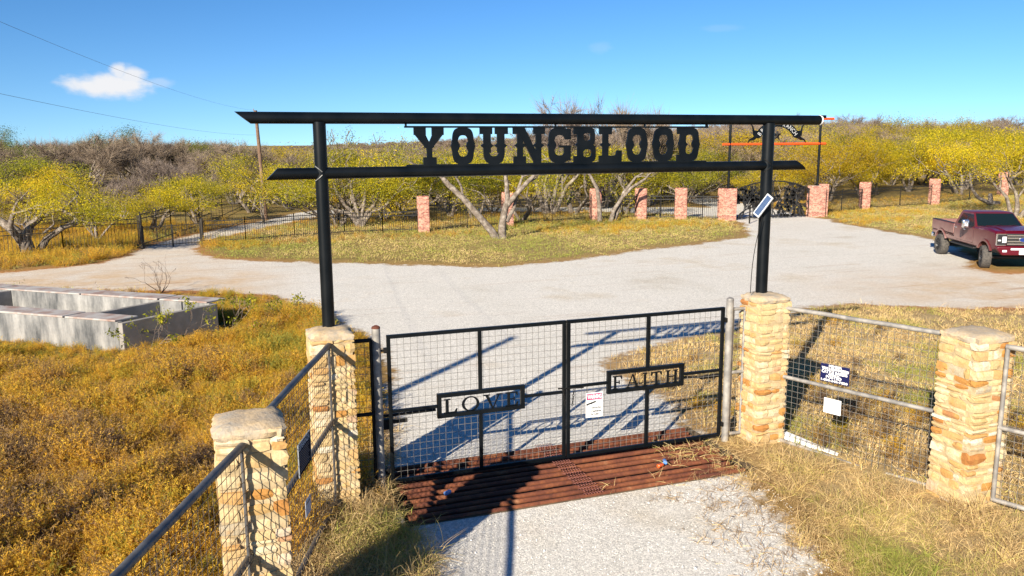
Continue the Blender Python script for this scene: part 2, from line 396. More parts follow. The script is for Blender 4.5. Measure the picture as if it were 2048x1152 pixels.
def cap_mat():
    m, nt, b = newmat('mortar_cap')
    g = nt.nodes.new('ShaderNodeNewGeometry').outputs['Position']
    f = noise(nt, g, 4, 7, 0.65); f2 = noise(nt, g, 28, 4)
    c = ramp(nt, f, [(0.34, (0.32, 0.295, 0.25)), (0.5, (0.46, 0.36, 0.24)), (0.66, (0.55, 0.40, 0.22))])
    c = mixc(nt, 0.5, c, ramp(nt, f2, [(0.3, 0.6), (0.7, 1.1)]), 'MULTIPLY')
    nt.links.new(c, b.inputs['Base Color']); b.inputs['Roughness'].default_value = 0.95; bump(nt, b, math_(nt, 'ADD', f, math_(nt, 'MULTIPLY', f2, 0.5)), 0.8, 0.02); return m
M_CAP = cap_mat()
def stone_mat():
    m, nt, b = newmat('sandstone')
    oi = nt.nodes.new('ShaderNodeObjectInfo'); g = nt.nodes.new('ShaderNodeNewGeometry').outputs['Position']
    c = ramp(nt, oi.outputs['Random'], [(0.0, (0.57, 0.44, 0.25)), (0.18, (0.51, 0.37, 0.18)), (0.32, (0.61, 0.51, 0.33)), (0.46, (0.47, 0.30, 0.12)), (0.6, (0.56, 0.43, 0.23)), (0.72, (0.44, 0.22, 0.06)), (0.78, (0.36, 0.15, 0.045)), (0.84, (0.61, 0.55, 0.42)), (0.94, (0.50, 0.34, 0.15)), (1.0, (0.40, 0.35, 0.26))])
    f = noise(nt, g, 7, 6, 0.6); f2 = noise(nt, g, 45, 4, 0.6)
    c = mixc(nt, math_(nt, 'MULTIPLY', ramp(nt, f, [(0.52, 0.0), (0.68, 1.0)]), 0.6), c, (0.48, 0.27, 0.08))
    c = mixc(nt, 0.55, c, ramp(nt, f2, [(0.3, 0.6), (0.7, 1.15)]), 'MULTIPLY')
    nt.links.new(c, b.inputs['Base Color']); b.inputs['Roughness'].default_value = 0.92; b.inputs['Specular IOR Level'].default_value = 0.2
    bump(nt, b, math_(nt, 'ADD', f, math_(nt, 'MULTIPLY', f2, 0.5)), 0.7, 0.012); return m
M_STONE = stone_mat()
M_WHITE = simple('white_sheet', (0.78, 0.78, 0.77), None, rough=0.5)
M_INK = simple('black_ink', (0.02, 0.02, 0.02), None, rough=0.6)
M_MAGENTA = simple('magenta_print', (0.50, 0.03, 0.13), None, rough=0.5)
M_NAVY = simple('navy_print', (0.004, 0.006, 0.055), None, rough=0.45)
M_DARKSIGN = simple('dark_sign_face', (0.008, 0.010, 0.018), None, rough=0.9, spec=0.05)
M_GREYPRINT = simple('grey_print', (0.33, 0.34, 0.36), None, rough=0.6)

# ================================================================== gate structure
PL = lambda a, b, d: (a, d, b)          # vertical plane of the gate: a = X, b = Z, d = Y
R_BEAM, R_POST = 0.079, 0.088
arch = thing('overhead_gateway', 'tall black pipe gateway with two beams carrying the cut-out name over the ranch gate', 'gateway', (0, 0, 0))
for px in (-3.636, 3.636):
    r = R_POST if px < 0 else 0.098
    MB().tube([(px, 0, 2.585), (px, 0, 5.42)], r, 24).build('post', M_BLACK, arch, True)
def mitre_beam(z, x0t, x0b, x1t, x1b, r, name, n=28):
    mb = MB(); o = len(mb.v)
    for end in (0, 1):
        for k in range(n):
            t = 2*math.pi*k/n; zz = math.sin(t)
            xt, xb = (x0t, x0b) if end == 0 else (x1t, x1b)
            mb.v.append((xb+(xt-xb)*(zz+1)/2, math.cos(t)*r, z+zz*r))
    for k in range(n): mb.f.append((k, (k+1) % n, n+(k+1) % n, n+k))
    mb.f.append(tuple(range(n))); mb.f.append(tuple(n+k for k in reversed(range(n))))
    return mb.build(name, M_BLACK, arch, True)
mitre_beam(5.473, -4.72, -4.52, 4.66, 4.66, R_BEAM, 'beam')
mitre_beam(4.73, -4.21, -4.37, 4.19, 4.40, R_BEAM, 'beam')
MB().tube([(4.64, 0, 5.473), (4.665, 0, 5.473)], 0.084, 24).build('white_band', M_WHITE, arch, True)
MB().box((4.70, 0, 5.53), (0.10, 0.09, 0.05)).build('end_bracket', M_BLACK, arch)
for px, r in ((-3.636, R_POST), (3.636, 0.098)):
    mb = MB()
    for s in (-1, 1):
        mb.tube([(px-r, -0.055, 4.73+s*(r+0.012)), (px-r*0.45, -0.087, 4.73+s*0.06), (px+r*0.02, -0.094, 4.73+s*0.02)], 0.008, 6)
    mb.build('weld_seam', simple('weld_bead', (0.14, 0.14, 0.135), None, rough=0.5, metal=0.3) if px < 0 else M_BLACKM, arch)
# hanging strips
mb = MB(); mb.box((0, 0, 5.356), (4.93, 0.05, 0.026)); mb.box((-2.445, 0, 5.385), (0.022, 0.046, 0.05)); mb.box((2.445, 0, 5.385), (0.022, 0.046, 0.05))
for x in (-0.17, 1.33): mb.box((x, 0, 5.385), (0.015, 0.04, 0.06))
mb.build('upper_strip', M_BLACK, arch)
MB().box((0, 0, 4.815), (4.90, 0.05, 0.03)).build('lower_strip', M_BLACK, arch)
# letters
ZB, ZT = 4.827, 5.346
def rr(cx, cz, a, b, n=40, e=3.6, spur=0.0, pinch=0.0):
    pts = []
    for k in range(n):
        t = 2*math.pi*k/n; c, s = math.cos(t), math.sin(t)
        x = a*math.copysign(abs(c)**(2/e), c); z = b*math.copysign(abs(s)**(2/e), s)
        q = min(k, n-k) if k <= n*3/4 else n-k
        w = min(abs(k), abs(k-n), abs(k-n//2))
        if w == 0: x += math.copysign(spur, c); x *= 1-pinch
        elif w == 1 and pinch: x *= 1-pinch*0.55
        pts.append((cx+x, cz+z))
    return pts
def western(ch, x0, w):
    mb = MB(); h = ZT-ZB; t = [0]
    def P(poly):
        t[0] += 1; d = 0.016+0.0006*t[0]
        mb.prism([(x0+a*w, ZB+b*h) for a, b in poly], PL, -d, d)
    def B(a0, a1, b0, b1): P([(a0, b0), (a1, b0), (a1, b1), (a0, b1)])
    def ring(cx, cz, a, b, ia, ib, spur, pinch, closed=True, k0=0, k1=None):
        t[0] += 1; d = 0.016+0.0006*t[0]
        o, i = rr(x0+cx*w, ZB+cz*h, a*w, b*h, spur=spur), rr(x0+cx*w, ZB+cz*h, ia*w, ib*h, e=3.0, pinch=pinch)
        if not closed: o, i = o[k0:k1], i[k0:k1]
        mb.ring(o, i, PL, -d, d, closed)
    def stem(xc, hw, z0, z1):
        B(xc-hw, xc+hw, z0, z1)
        if z1-z0 > 0.4:
            for s in (-1, 1): P([(xc+s*hw*0.9, 0.43), (xc+s*(hw+0.10), 0.5), (xc+s*hw*0.9, 0.57)])
    if ch == 'Y':
        B(0.0, 0.40, 0.80, 1.0); B(0.60, 1.0, 0.80, 1.0)
        P([(0.02, 0.82), (0.38, 0.82), (0.62, 0.40), (0.40, 0.44)]); P([(0.98, 0.82), (0.62, 0.82), (0.40, 0.40), (0.60, 0.44)])
        B(0.42, 0.60, 0.1, 0.46); B(0.30, 0.74, 0.0, 0.20)
        for s in (-1, 1): P([(0.5+s*0.06, 0.42), (0.5+s*0.18, 0.48), (0.5+s*0.06, 0.56)])
    elif ch == 'O':
        ring(0.5, 0.5, 0.5, 0.5, 0.25, 0.29, 0.022, 0.42)
    elif ch == 'U':
        B(0.0, 0.44, 0.82, 1.0); B(0.54, 1.0, 0.82, 1.0)
        stem(0.255, 0.13, 0.3, 0.9); stem(0.745, 0.13, 0.3, 0.9)
        ring(0.5, 0.5, 0.375, 0.5, 0.20, 0.29, 0, 0, False, 20, 41)
        P([(0.875, 0.5), (0.70, 0.5), (0.66, 0.25), (0.80, 0.12)])
    elif ch == 'N':
        B(0.0, 0.36, 0.82, 1.0); B(0.64, 1.0, 0.82, 1.0); B(0.02, 0.40, 0.0, 0.20)
        stem(0.22, 0.085, 0.1, 0.9); stem(0.80, 0.085, 0.05, 0.9)
        P([(0.12, 1.0), (0.36, 1.0), (0.89, 0.0), (0.66, 0.0)])
    elif ch == 'G':
        ring(0.5, 0.5, 0.5, 0.5, 0.25, 0.29, 0.0, 0.40, False, 4, 40)
        B(0.70, 1.0, 0.06, 0.48); B(0.48, 1.0, 0.43, 0.50); B(0.74, 1.0, 0.66, 0.97)
        P([(0.0, 0.45), (0.0, 0.55), (-0.06, 0.5)])
    elif ch == 'B':
        B(0.0, 0.40, 0.0, 0.19); B(0.0, 0.40, 0.81, 1.0); stem(0.27, 0.105, 0.05, 0.95)
        ring(0.60, 0.735, 0.36, 0.265, 0.165, 0.11, 0, 0); ring(0.62, 0.265, 0.38, 0.265, 0.19, 0.11, 0, 0)
        B(0.25, 0.5, 0.42, 0.58)
    elif ch == 'L':
        B(0.0, 0.44, 0.81, 1.0); B(0.0, 0.80, 0.0, 0.19); stem(0.22, 0.10, 0.05, 0.95); P([(0.58, 0.0), (0.80, 0.0), (0.80, 0.34), (0.62, 0.34), (0.60, 0.22), (0.50, 0.17)])
    elif ch == 'D':
        B(0.0, 0.5, 0.81, 1.0); B(0.0, 0.5, 0.0, 0.19); stem(0.27, 0.12, 0.05, 0.95)
        ring(0.55, 0.5, 0.43, 0.5, 0.205, 0.29, 0.022, 0.40)
    return mb.build('letter', M_BLACK, arch)
for ch, a, b in (('Y', -2.335, -1.90), ('O', -1.775, -1.455), ('U', -1.36, -0.93), ('N', -0.85, -0.345), ('G', -0.285, 0.075), ('B', 0.125, 0.49), ('L', 0.55, 1.03), ('O', 1.03, 1.365), ('O', 1.49, 1.835), ('D', 1.91, 2.31)):
    western(ch, a, b-a)

# solar panel on the east post
sp = thing('solar_panel', 'small tilted solar panel clamped to the right gateway post', 'solar panel', (3.48, -0.15, 4.07))
Mx = Matrix.Rotation(rad(-38), 3, 'Z') @ Matrix.Rotation(rad(52), 3, 'X')
def tilted(c, M): return lambda a, b, d: Vector(c)+M @ Vector((a, b, d))
_la = Vector((0.15, -0.20, 0.36)).normalized(); _sb = Vector((0.035, -0.15, -0.12)); _sb = (_sb-_la*_sb.dot(_la)).normalized(); _nn = _sb.cross(_la)
if _nn.y > 0: _nn = -_nn
TP = lambda a, b, d: Vector((3.47, -0.17, 4.08))+_sb*a+_la*b+_nn*d
MB().prism([(-0.068, -0.2), (0.068, -0.2), (0.068, 0.2), (-0.068, 0.2)], TP, -0.012, 0.012).build('frame', simple('panel_frame', (0.6, 0.62, 0.64), None, rough=0.4), sp)
MB().prism([(-0.05, -0.18), (0.05, -0.18), (0.05, 0.18), (-0.05, 0.18)], TP, 0.0125, 0.016).build('cell', simple('solar_cell', (0.05, 0.08, 0.16), (0.07, 0.11, 0.2), 30, 0.25), sp)
MB().tube([TP(0, 0, -0.01), (3.60, -0.05, 4.02)], 0.02, 8).build('bracket', M_BLACKM, sp)
pts = [Vector((3.44, -0.2, 3.9)).lerp(Vector((3.30, -0.16, 2.62)), i/10)+Vector((-0.05*math.sin(i/10*math.pi), 0, 0)) for i in range(11)]
tag(MB().tube(pts, 0.006, 5).build('cable', M_BLACKM, None), 'thin cable hanging from the solar panel down to the stone pier', 'cable')

# ------------------------------------------------------------------ stone piers
rng = random.Random(5)
def stone_mesh(seed):
    rg = random.Random(seed); bm = bmesh.new(); bmesh.ops.create_cube(bm, size=1.0)
    bmesh.ops.subdivide_edges(bm, edges=bm.edges, cuts=1, use_grid_fill=True)
    for v in bm.verts:
        p = v.co.copy(); mx = sum(1 for c in p if abs(c) > 0.49)
        k = {3: rg.uniform(0.66, 0.95), 2: rg.uniform(0.86, 1.0), 1: 1.0, 0: 1.0}[mx]
        q = Vector((p.x*(1-(1-k)*0.55), p.y*k, p.z*(1-(1-k)*0.9)))
        if mx == 1 and abs(p.y) > 0.49: q.y *= rg.uniform(0.98, 1.06)
        v.co = q+Vector((rg.uniform(-.03, .03), rg.uniform(-.02, .02), rg.uniform(-.085, .085)))
    me = bpy.data.meshes.new('stone'); bm.to_mesh(me); bm.free(); me.materials.append(M_STONE)
    return me
STONES = [stone_mesh(i) for i in range(12)]
def pier(cx, cy, half, top, label, capmode, zb=-0.15):
    t = thing('stone_pier', label, 'pier', (cx, cy, 0), 'stone piers along the ranch gate')
    MB().box((cx, cy, (top-0.05+zb)/2), (2*half-0.020, 2*half-0.020, top-0.05-zb)).build('core', M_MORTAR, t)
    # cap: irregular slab
    mb = MB(); n = 9; o = 0; hh = half+0.012; zz = top-0.125
    grid = {}
    for i in range(n):
        for j in range(n):
            a, b_ = (i/(n-1)*2-1), (j/(n-1)*2-1)
            e = max(abs(a), abs(b_))
            dz = -0.035*max(0, e-0.72)/0.28*(1 if e > 0.99 else 0.5)+0.012*(1-(a*a+b_*b_)/2)+rng.uniform(-.012, .012)
            s = 1-0.05*(abs(a)*abs(b_))**4
            grid[i, j] = len(mb.v); mb.v.append((cx+a*hh*s+rng.uniform(-.016, .016), cy+b_*hh*s+rng.uniform(-.016, .016), top+dz-0.02))
    for i in range(n-1):
        for j in range(n-1): mb.f.append((grid[i, j], grid[i+1, j], grid[i+1, j+1], grid[i, j+1]))
    rim = [grid[i, 0] for i in range(n)]+[grid[n-1, j] for j in range(1, n)]+[grid[i, n-1] for i in range(n-2, -1, -1)]+[grid[0, j] for j in range(n-2, 0, -1)]
    prev = rim
    for z, off in ((top-0.075, 0.010), (zz, -0.006)):
        cur = []
        for k in rim:
            x, y, _ = mb.v[k]; s = 1+off/hh
            cur.append(len(mb.v)); mb.v.append((cx+(x-cx)*s+rng.uniform(-.008, .008), cy+(y-cy)*s+rng.uniform(-.008, .008), z+rng.uniform(-.01, .01)))
        for k in range(len(rim)): mb.f.append((prev[k], cur[k], cur[(k+1) % len(rim)], prev[(k+1) % len(rim)]))
        prev = cur
    mb.build('cap', M_CAP, t, True)
    z = zb; k = 0
    while z < top-0.145:
        h = min(rng.choice([0.055, 0.075, 0.09, 0.10, 0.12, 0.14, 0.17]), top-0.125-z+0.01)
        for fidx in range(4):
            s = -half-rng.uniform(0.004, 0.03); end = half-0.115; first = True
            R3 = Matrix.Rotation(fidx*math.pi/2, 3, 'Z')
            while s < end-0.02:
                w = rng.uniform(0.11, 0.34) if not first else rng.uniform(0.16, 0.34)
                if end-s-w < 0.09: w = end-s
                proud = rng.uniform(0.000, 0.020) if not first else rng.uniform(0.006, 0.034); dep = 0.13+(0.02 if first else 0)
                dz = rng.uniform(-.006, .006)
                c = R3 @ Vector((s+w/2, -(half+proud-dep/2), 0))
                ob = bpy.data.objects.new('stone', STONES[rng.randrange(12)]); COL.objects.link(ob)
                ob.parent = t; ob.location = (c.x, c.y, z+h/2+dz)
                flip = rng.choice((0, math.pi))
                ob.rotation_euler = (flip if rng.random() < .5 else 0, rng.gauss(0, .05), fidx*math.pi/2)
                ob.scale = (w*rng.uniform(0.90, 0.97), dep, h*rng.choice((0.97, 0.95, 0.90, 0.84, 0.74)))
                s += w; first = False; k += 1
        z += h
    return t
pier(-3.65, -0.15, 0.285, 2.60, 'stone pier left of the gate carrying the left black gateway post', 0)
pier(3.62, -0.15, 0.285, 2.60, 'stone pier right of the gate carrying the right black gateway post', 0)
pier(-4.83, -3.70, 0.30, 2.59, 'stone pier near the lower left with dark fence rails on both sides', 0)
pier(4.85, -3.22, 0.325, 2.52, 'stone pier at the right with a rough grey cap, between two grey mesh panels', 0)

# ------------------------------------------------------------------ wire mesh helper
def plane_fn(A, B):
    A = Vector((A[0], A[1], 0)); d = Vector((B[0]-A.x, B[1]-A.y, 0)); L = d.length; d.normalize(); n = Vector((d.y, -d.x, 0))
    return (lambda a, b, t: A+d*a+Vector((0, 0, b))+n*t), L
def wires(mb, fn, a0, a1, b0, b1, sp=0.1016, r=0.0034, off=0.0, jig=0.0, seed=1):
    rg = random.Random(seed)
    na, nb = int(round((a1-a0)/sp)), int(round((b1-b0)/sp))
    def bar(p, q, r):
        mb.tube([p, q], r, 4, False)
    for i in range(1, na):
        a = a0+(a1-a0)*i/na; j = rg.uniform(-jig, jig)
        bar(fn(a+j, b0, off), fn(a-j, b1, off), r)
    for i in range(1, nb):
        b = b0+(b1-b0)*i/nb
        bar(fn(a0, b, off+0.005), fn(a1, b, off+0.005), r)
    return mb

# ------------------------------------------------------------------ gate leaves
def gate_leaf(xl, xr, word, sx0, sx1, sz0, sz1, label, inner):
    t = thing('ranch_gate', label, 'gate', ((xl+xr)/2, 0, 0), 'leaves of the ranch gate')
    q = 0.055; zb, zt = 0.11, 2.385
    def bx(name, x0, x1, z0, z1, d=q): return addbevel(MB().box(((x0+x1)/2, 0, (z0+z1)/2), (x1-x0, d, z1-z0)).build(name, M_BLACK, t), 0.006, 2)
    bx('top_rail', xl, xr, zt-q, zt); bx('bottom_rail', xl, xr, zb, zb+q)
    bx('stile', xl, xl+q, zb+q, zt-q, q-0.004); bx('stile', xr-q, xr, zb+q, zt-q, q-0.004)
    xm = (xl+xr)/2; zm = (sz0+sz1)/2
    bx('middle_stile', xm-0.028, xm+0.028, zb+q, sz0, q-0.006); bx('middle_stile', xm-0.028, xm+0.028, sz1, zt-q, q-0.006)
    bx('middle_rail', xl+q, sx0, zm-0.025, zm+0.022, q-0.008); bx('middle_rail', sx1, xr-q, zm-0.025, zm+0.022, q-0.008)
    np_ = MB(); b = 0.062
    pl = np_.box(((sx0+sx1)/2, 0, sz1-b/2), (sx1-sx0, 0.064, b)).box(((sx0+sx1)/2, 0, sz0+b/2), (sx1-sx0, 0.064, b)).box((sx0+b/2, 0, zm), (b, 0.062, sz1-sz0-2*b)).box((sx1-b/2, 0, zm), (b, 0.062, sz1-sz0-2*b)).build('name_frame', M_BLACK, t)
    # serif letters
    lx0, lx1 = sx0+0.10, sx1-0.10; lz0, lz1 = sz0+b-0.004, sz1-b-0.035
    widths = dict(L=0.8, O=1.05, V=1.05, E=0.8, F=0.78, A=1.05, I=0.36, T=0.9, H=1.05)
    gap = 0.26 if len(word) == 4 else 0.3
    tot = sum(widths[c] for c in word)+gap*(len(word)-1); u = (lx1-lx0)/tot; h = lz1-lz0; x = lx0
    for ch in word:
        w = widths[ch]*u; mb = MB(); cnt = [0]
        def P(poly, x=x, w=w):
            cnt[0] += 1; d = 0.006+0.0004*cnt[0]; mb.prism([(x+a*w, lz0+b_*h) for a, b_ in poly], PL, -d, d)
        def Bq(a0, a1, b0, b1): P([(a0, b0), (a1, b0), (a1, b1), (a0, b1)])
        th = 0.20*u/w if w else .1; tn = 0.085; sf = 0.075
        T = 0.17*u*1.0/w
        def foot(xc, half, top=False):
            z0, z1 = (1-sf, 1) if top else (0, sf); Bq(xc-half, xc+half, z0, z1)
        def vs(xc, s=0.30): Bq(xc-T/2, xc+T/2, 0.01, 0.99); foot(xc, T*1.15); foot(xc, T*1.15, True)
        if ch == 'L': vs(0.26); Bq(0.1, 0.95, 0, tn); P([(0.95, 0), (1.0, 0.28), (0.9, 0.28), (0.78, 0.05)])
        if ch == 'I': vs(0.5)
        if ch == 'E' or ch == 'F':
            vs(0.26); Bq(0.1, 0.93, 1-tn, 1); P([(0.93, 1), (0.97, 0.74), (0.88, 0.74), (0.76, 0.95)])
            Bq(0.26, 0.68, 0.47, 0.47+tn*0.9); Bq(0.64, 0.72, 0.38, 0.64)
            if ch == 'E': Bq(0.1, 0.95, 0, tn); P([(0.95, 0), (1.0, 0.28), (0.9, 0.28), (0.78, 0.05)])
        if ch == 'T': vs(0.5); Bq(0.02, 0.98, 1-tn, 1); P([(0.02, 1), (0.0, 0.72), (0.08, 0.72), (0.2, 0.95)]); P([(0.98, 1), (1.0, 0.72), (0.92, 0.72), (0.8, 0.95)])
        if ch == 'H': vs(0.2); vs(0.8); Bq(0.2, 0.8, 0.47, 0.47+tn)
        if ch == 'V': P([(0.06, 1), (0.06+T*1.2, 1), (0.56, 0.0), (0.47, 0.0)]); P([(0.86, 1), (0.94, 1), (0.56, 0.0), (0.5, 0.0)]); Bq(-0.02, 0.34, 1-sf, 1); Bq(0.74, 1.04, 1-sf, 1)
        if ch == 'A': P([(0.46, 1), (0.56, 1), (0.94, 0.0), (0.94-T*1.2, 0.0)]); P([(0.47, 1), (0.53, 1), (0.14, 0.0), (0.07, 0.0)]); Bq(-0.03, 0.28, 0, sf); Bq(0.66, 1.04, 0, sf); Bq(0.25, 0.75, 0.32, 0.32+tn*0.8)
        if ch == 'O':
            n = 28; o_ = [(x+w*(0.5+0.5*math.cos(6.2832*k/n)), lz0+h*(0.5+0.52*math.sin(6.2832*k/n))) for k in range(n)]
            i_ = [(x+w*(0.5+0.34*math.cos(6.2832*k/n)), lz0+h*(0.5+0.45*math.sin(6.2832*k/n))) for k in range(n)]
            mb.ring(o_, i_, PL, -0.007, 0.007)
        mb.build('letter', M_BLACK, pl); x += w+gap*u
    fn = lambda a, b_, d: (a, 0.012+d, b_)
    m = MB(); wires(m, fn, xl+q, xr-q, zb+q, zt-q); 
    m.build('wire_mesh', M_WIRE, t, kind='stuff', recalc=False)
    # hinges
    hx = xl if inner > 0 else xr
    mb = MB()
    for z in (2.16, 0.32): mb.tube([(hx-inner*0.005, 0, z), (hx-inner*0.12, 0, z)], 0.018, 8); mb.box((hx+inner*0.0-inner*0.02, -0.0, z), (0.05, 0.072, 0.07))
    mb.build('hinge', M_BLACKM, t)
    return t
gate_leaf(-2.825, 0.012, 'LOVE', -2.09, -0.69, 1.035, 1.415, 'left gate leaf with the word LOVE in a black name frame', 1)
gate_leaf(0.03, 2.915, 'FAITH', 0.74, 2.15, 1.105, 1.485, 'right gate leaf with the word FAITH in a black name frame', -1)
# gate operators
op = thing('gate_opener', 'black gate opener arm joined to the left gate leaf under its middle rail', 'gate opener', (-2.8, 0.1, 1.1), 'gate opener arms')
MB().tube([(-2.95, 0.11, 1.13), (-2.1, 0.055, 1.155)], 0.022, 8).build('arm', M_BLACKM, op, True)
MB().box((-2.88, 0.13, 1.0), (0.16, 0.09, 0.16)).box((-2.66, 0.12, 1.03), (0.26, 0.05, 0.06)).build('motor_housing', M_BLACKM, op)
op = thing('gate_opener', 'black gate opener arm joined to the right gate leaf beside the right pole', 'gate opener', (2.9, 0.1, 1.2), 'gate opener arms')
MB().tube([(3.0, 0.13, 1.16), (2.55, 0.09, 1.16)], 0.03, 8).build('motor_housing', M_BLACKM, op, True)
MB().tube([(2.55, 0.09, 1.165), (2.2, 0.07, 1.22)], 0.016, 8).build('arm', M_BLACKM, op, True)
# chain and bolt
ch = thing('chain', 'loop of dark chain hanging where the two gate leaves meet', 'chain', (0.02, -0.05, 1.2))
for j, (cx, z0) in enumerate(((-0.05, 1.25), (0.13, 1.24))):
    for k in range(7):
        z = z0-0.038*k; M3 = Matrix.Rotation(rad(90*(k % 2)), 3, 'Z'); mb = MB()
        mb.tube([Vector((cx+0.004*k*(1 if j == 0 else -1), -0.055, z))+M3 @ Vector((0.014*math.cos(a*math.pi/4), 0, 0.026*math.sin(a*math.pi/4))) for a in range(9)], 0.005, 5, False)
        mb.build('link', M_BLACKM, ch)
MB().tube([(-0.14, -0.05, 1.30), (0.30, -0.05, 1.275)], 0.013, 8).build('bolt', M_BLACKM, ch, True)
# round gate posts
for x, lab, mt in ((-2.972, 'round weathered pipe post at the left end of the gate', M_PIPE), (3.02, 'round weathered pipe post at the right end of the gate', M_PIPE)):
    t = thing('gate_post', lab, 'post', (x, 0, 0), 'pipe posts at the gate ends')
    MB().tube([(x, 0, -0.2), (x, 0, 2.50)], 0.062, 20).build('pipe', mt, t, True)
    MB().tube([(x, 0, 2.50), (x, 0, 2.525), (x, 0, 2.545)], [0.066, 0.058, 0.02], 20).build('cap', M_RUST if x < 0 else mt, t, True)
# narrow infill panels
def infill(x0, x1, y0, y1, label, mt, mw):
    fn, L = plane_fn((x0, y0), (x1, y1)); t = thing('infill_panel', label, 'fence panel', (x0, y0, 0), 'narrow mesh panels between posts and piers')
    for b in (2.33, 1.22, 0.12): MB().tube([fn(0, b, 0), fn(L, b, 0)], 0.03, 10).build('rail', mt, t, True)
    for a in (0.015, L-0.015): MB().tube([fn(a, 0.12, 0), fn(a, 2.33, 0)], 0.022, 10).build('stile', mt, t, True)
    m = MB(); wires(m, fn, 0, L, 0.12, 2.33); m.build('wire_mesh', M_WIRE, t, kind='stuff', recalc=False)
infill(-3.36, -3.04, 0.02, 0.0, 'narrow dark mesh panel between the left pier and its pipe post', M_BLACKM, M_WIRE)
infill(3.09, 3.335, 0.02, 0.0, 'narrow grey mesh panel between the right pipe post and the right pier', M_PIPE, M_WIRE)

# ------------------------------------------------------------------ wing panels
def wing(A, B, top, mid, bot, label, mt, mw, a_end=None, broken=False):
    fn, L = plane_fn(A, B); t = thing('fence_panel', label, 'fence panel', (A[0], A[1], 0), 'pipe and mesh fence panels beside the gate')
    rg = random.Random(int(A[0]*10))
    def pipe(name, a0, b0, a1, b1, r): MB().tube([fn(a0+(a1-a0)*i/6, b0+(b1-b0)*i/6+rg.uniform(-.006, .006), 0) for i in range(7)], r, 12).build(name, mt, t, True)
    pipe('rail', 0, top, L, top, 0.037); pipe('rail', 0, mid, L, mid, 0.034)
    if broken: pipe('rail', 0, bot, 1.86, bot-0.09, 0.036); pipe('rail', 2.0, bot-0.05, L, bot-0.03, 0.03)
    else: pipe('rail', 0, bot, L, bot, 0.034)
    pipe('upright', 0.02, bot, 0.02, top, 0.03 if mt is M_PIPE else 0.017)
    if not broken: pipe('upright', L-0.03, bot, L-0.03, top, 0.03 if mt is M_PIPE else 0.017)
    m = MB(); wires(m, fn, 0.0, L, bot-0.02, top, off=-0.036, jig=0.004, seed=int(L*100))
    m.build('wire_mesh', mw, t, kind='stuff', recalc=False)
    return fn, L
fnL1, _ = wing((-3.70, -0.47), (-4.72, -3.36), 2.42, 1.33, 0.18, 'shade-darkened pipe and mesh panel left of the gate carrying a dark notice', M_PIPE_SHADE, M_WIRED)
fnL2, _ = wing((-4.90, -4.03), (-6.35, -7.9), 2.42, 1.33, 0.18, 'shade-darkened pipe and mesh panel nearest the camera at the lower left', M_PIPE_SHADE, M_WIRED)
fnR1, _ = wing((3.80, -0.27), (4.78, -2.86), 2.37, 1.19, 0.07, 'grey pipe and mesh panel right of the gate carrying a blue sign', M_PIPE, M_WIRE, broken=True)
fnR2, _ = wing((4.97, -3.58), (6.2, -6.9), 2.35, 1.20, 0.15, 'grey pipe and mesh panel beyond the grey capped pier at the right edge', M_PIPE, M_WIRE)

# ------------------------------------------------------------------ signs
def sign_base(name, fn, a0, a1, b0, b1, d, mat, label, cat='sign', th=0.004):
    c = fn((a0+a1)/2, b0, d); t = thing(name, label, cat, tuple(c))
    MB().prism([(a0, b0), (a1, b0), (a1, b1), (a0, b1)], fn, d-th, d).build('board', mat, t)
    return t
# gate warning sign (on the outside of the gate, facing -Y)
fnG = lambda a, b, d: (a, -d, b)
t = sign_base('warning_sign', fnG, 0.352, 0.648, 0.752, 1.165, 0.034, M_WHITE, 'white warning sign about security cameras hanging on the gate mesh')
MB().prism([(0.366, 1.045), (0.634, 1.045), (0.634, 1.148), (0.366, 1.148)], fnG, 0.0345, 0.0355).build('header', M_MAGENTA, t)
mb = MB(); text_fit(mb, 'WARNING', 0.378, 0.622, 1.063, 1.130, fnG, 0.0362, bold=0.004); mb.build('lettering', M_WHITE, t, recalc=False)
mb = MB()
for i, (s, x0, x1) in enumerate((('Security', 0.448, 0.618), ('Cameras', 0.448, 0.622), ('In Use', 0.448, 0.575))): text_fit(mb, s, x0, x1, 0.888-0.052*i, 0.926-0.052*i, fnG, 0.036, bold=0.003)
mb.build('lettering', M_INK, t, recalc=False)
mb = MB()
for cx, cz in ((0.415, 0.975), (0.495, 0.995)):
    mb.prism([(cx-0.03, cz-0.012), (cx+0.035, cz+0.004), (cx+0.03, cz+0.032), (cx-0.035, cz+0.014)], fnG, 0.0345, 0.036)
    mb.prism([(cx-0.052, cz-0.022), (cx-0.03, cz-0.016), (cx-0.034, cz+0.016), (cx-0.056, cz+0.008)], fnG, 0.0345, 0.036)
mb.build('camera_symbol', M_INK, t)
MB().tube([(0.37, -0.034, 1.15), (0.365, -0.03, 1.30)], 0.003, 4).build('hanger', M_BLACKM, t)
# blue cattle raisers sign ; the front of the right wing faces -n side: find which side faces the camera
def facing(fn):
    p0, p1 = fn(1, 1, 0), fn(1, 1, 0.1); return 1 if (p1-CAM).length < (p0-CAM).length else -1
sR = facing(fnR1); FR = lambda a, b, d: fnR1(a, b, d*sR)
t = sign_base('cattle_raisers_sign', FR, 0.845, 1.335, 1.285, 1.580, 0.055, M_NAVY, 'dark blue cattle raisers posted sign on the right mesh panel')
mb = MB()
for s, x0, x1, z0, z1 in (('MEMBER', 0.985, 1.20, 1.536, 1.570), ('TEXAS & SOUTHWESTERN', 0.865, 1.318, 1.487, 1.526), ('CATTLE RAISERS', 0.868, 1.30, 1.428, 1.476), ('ASSOCIATION, INC.', 0.98, 1.17, 1.400, 1.420), ('POSTED', 0.945, 1.205, 1.348, 1.392), ('1-800-242-7820', 0.862, 1.31, 1.298, 1.332)):
    text_fit(mb, s, x0, x1, z0, z1, FR, 0.0565, bold=0.004)
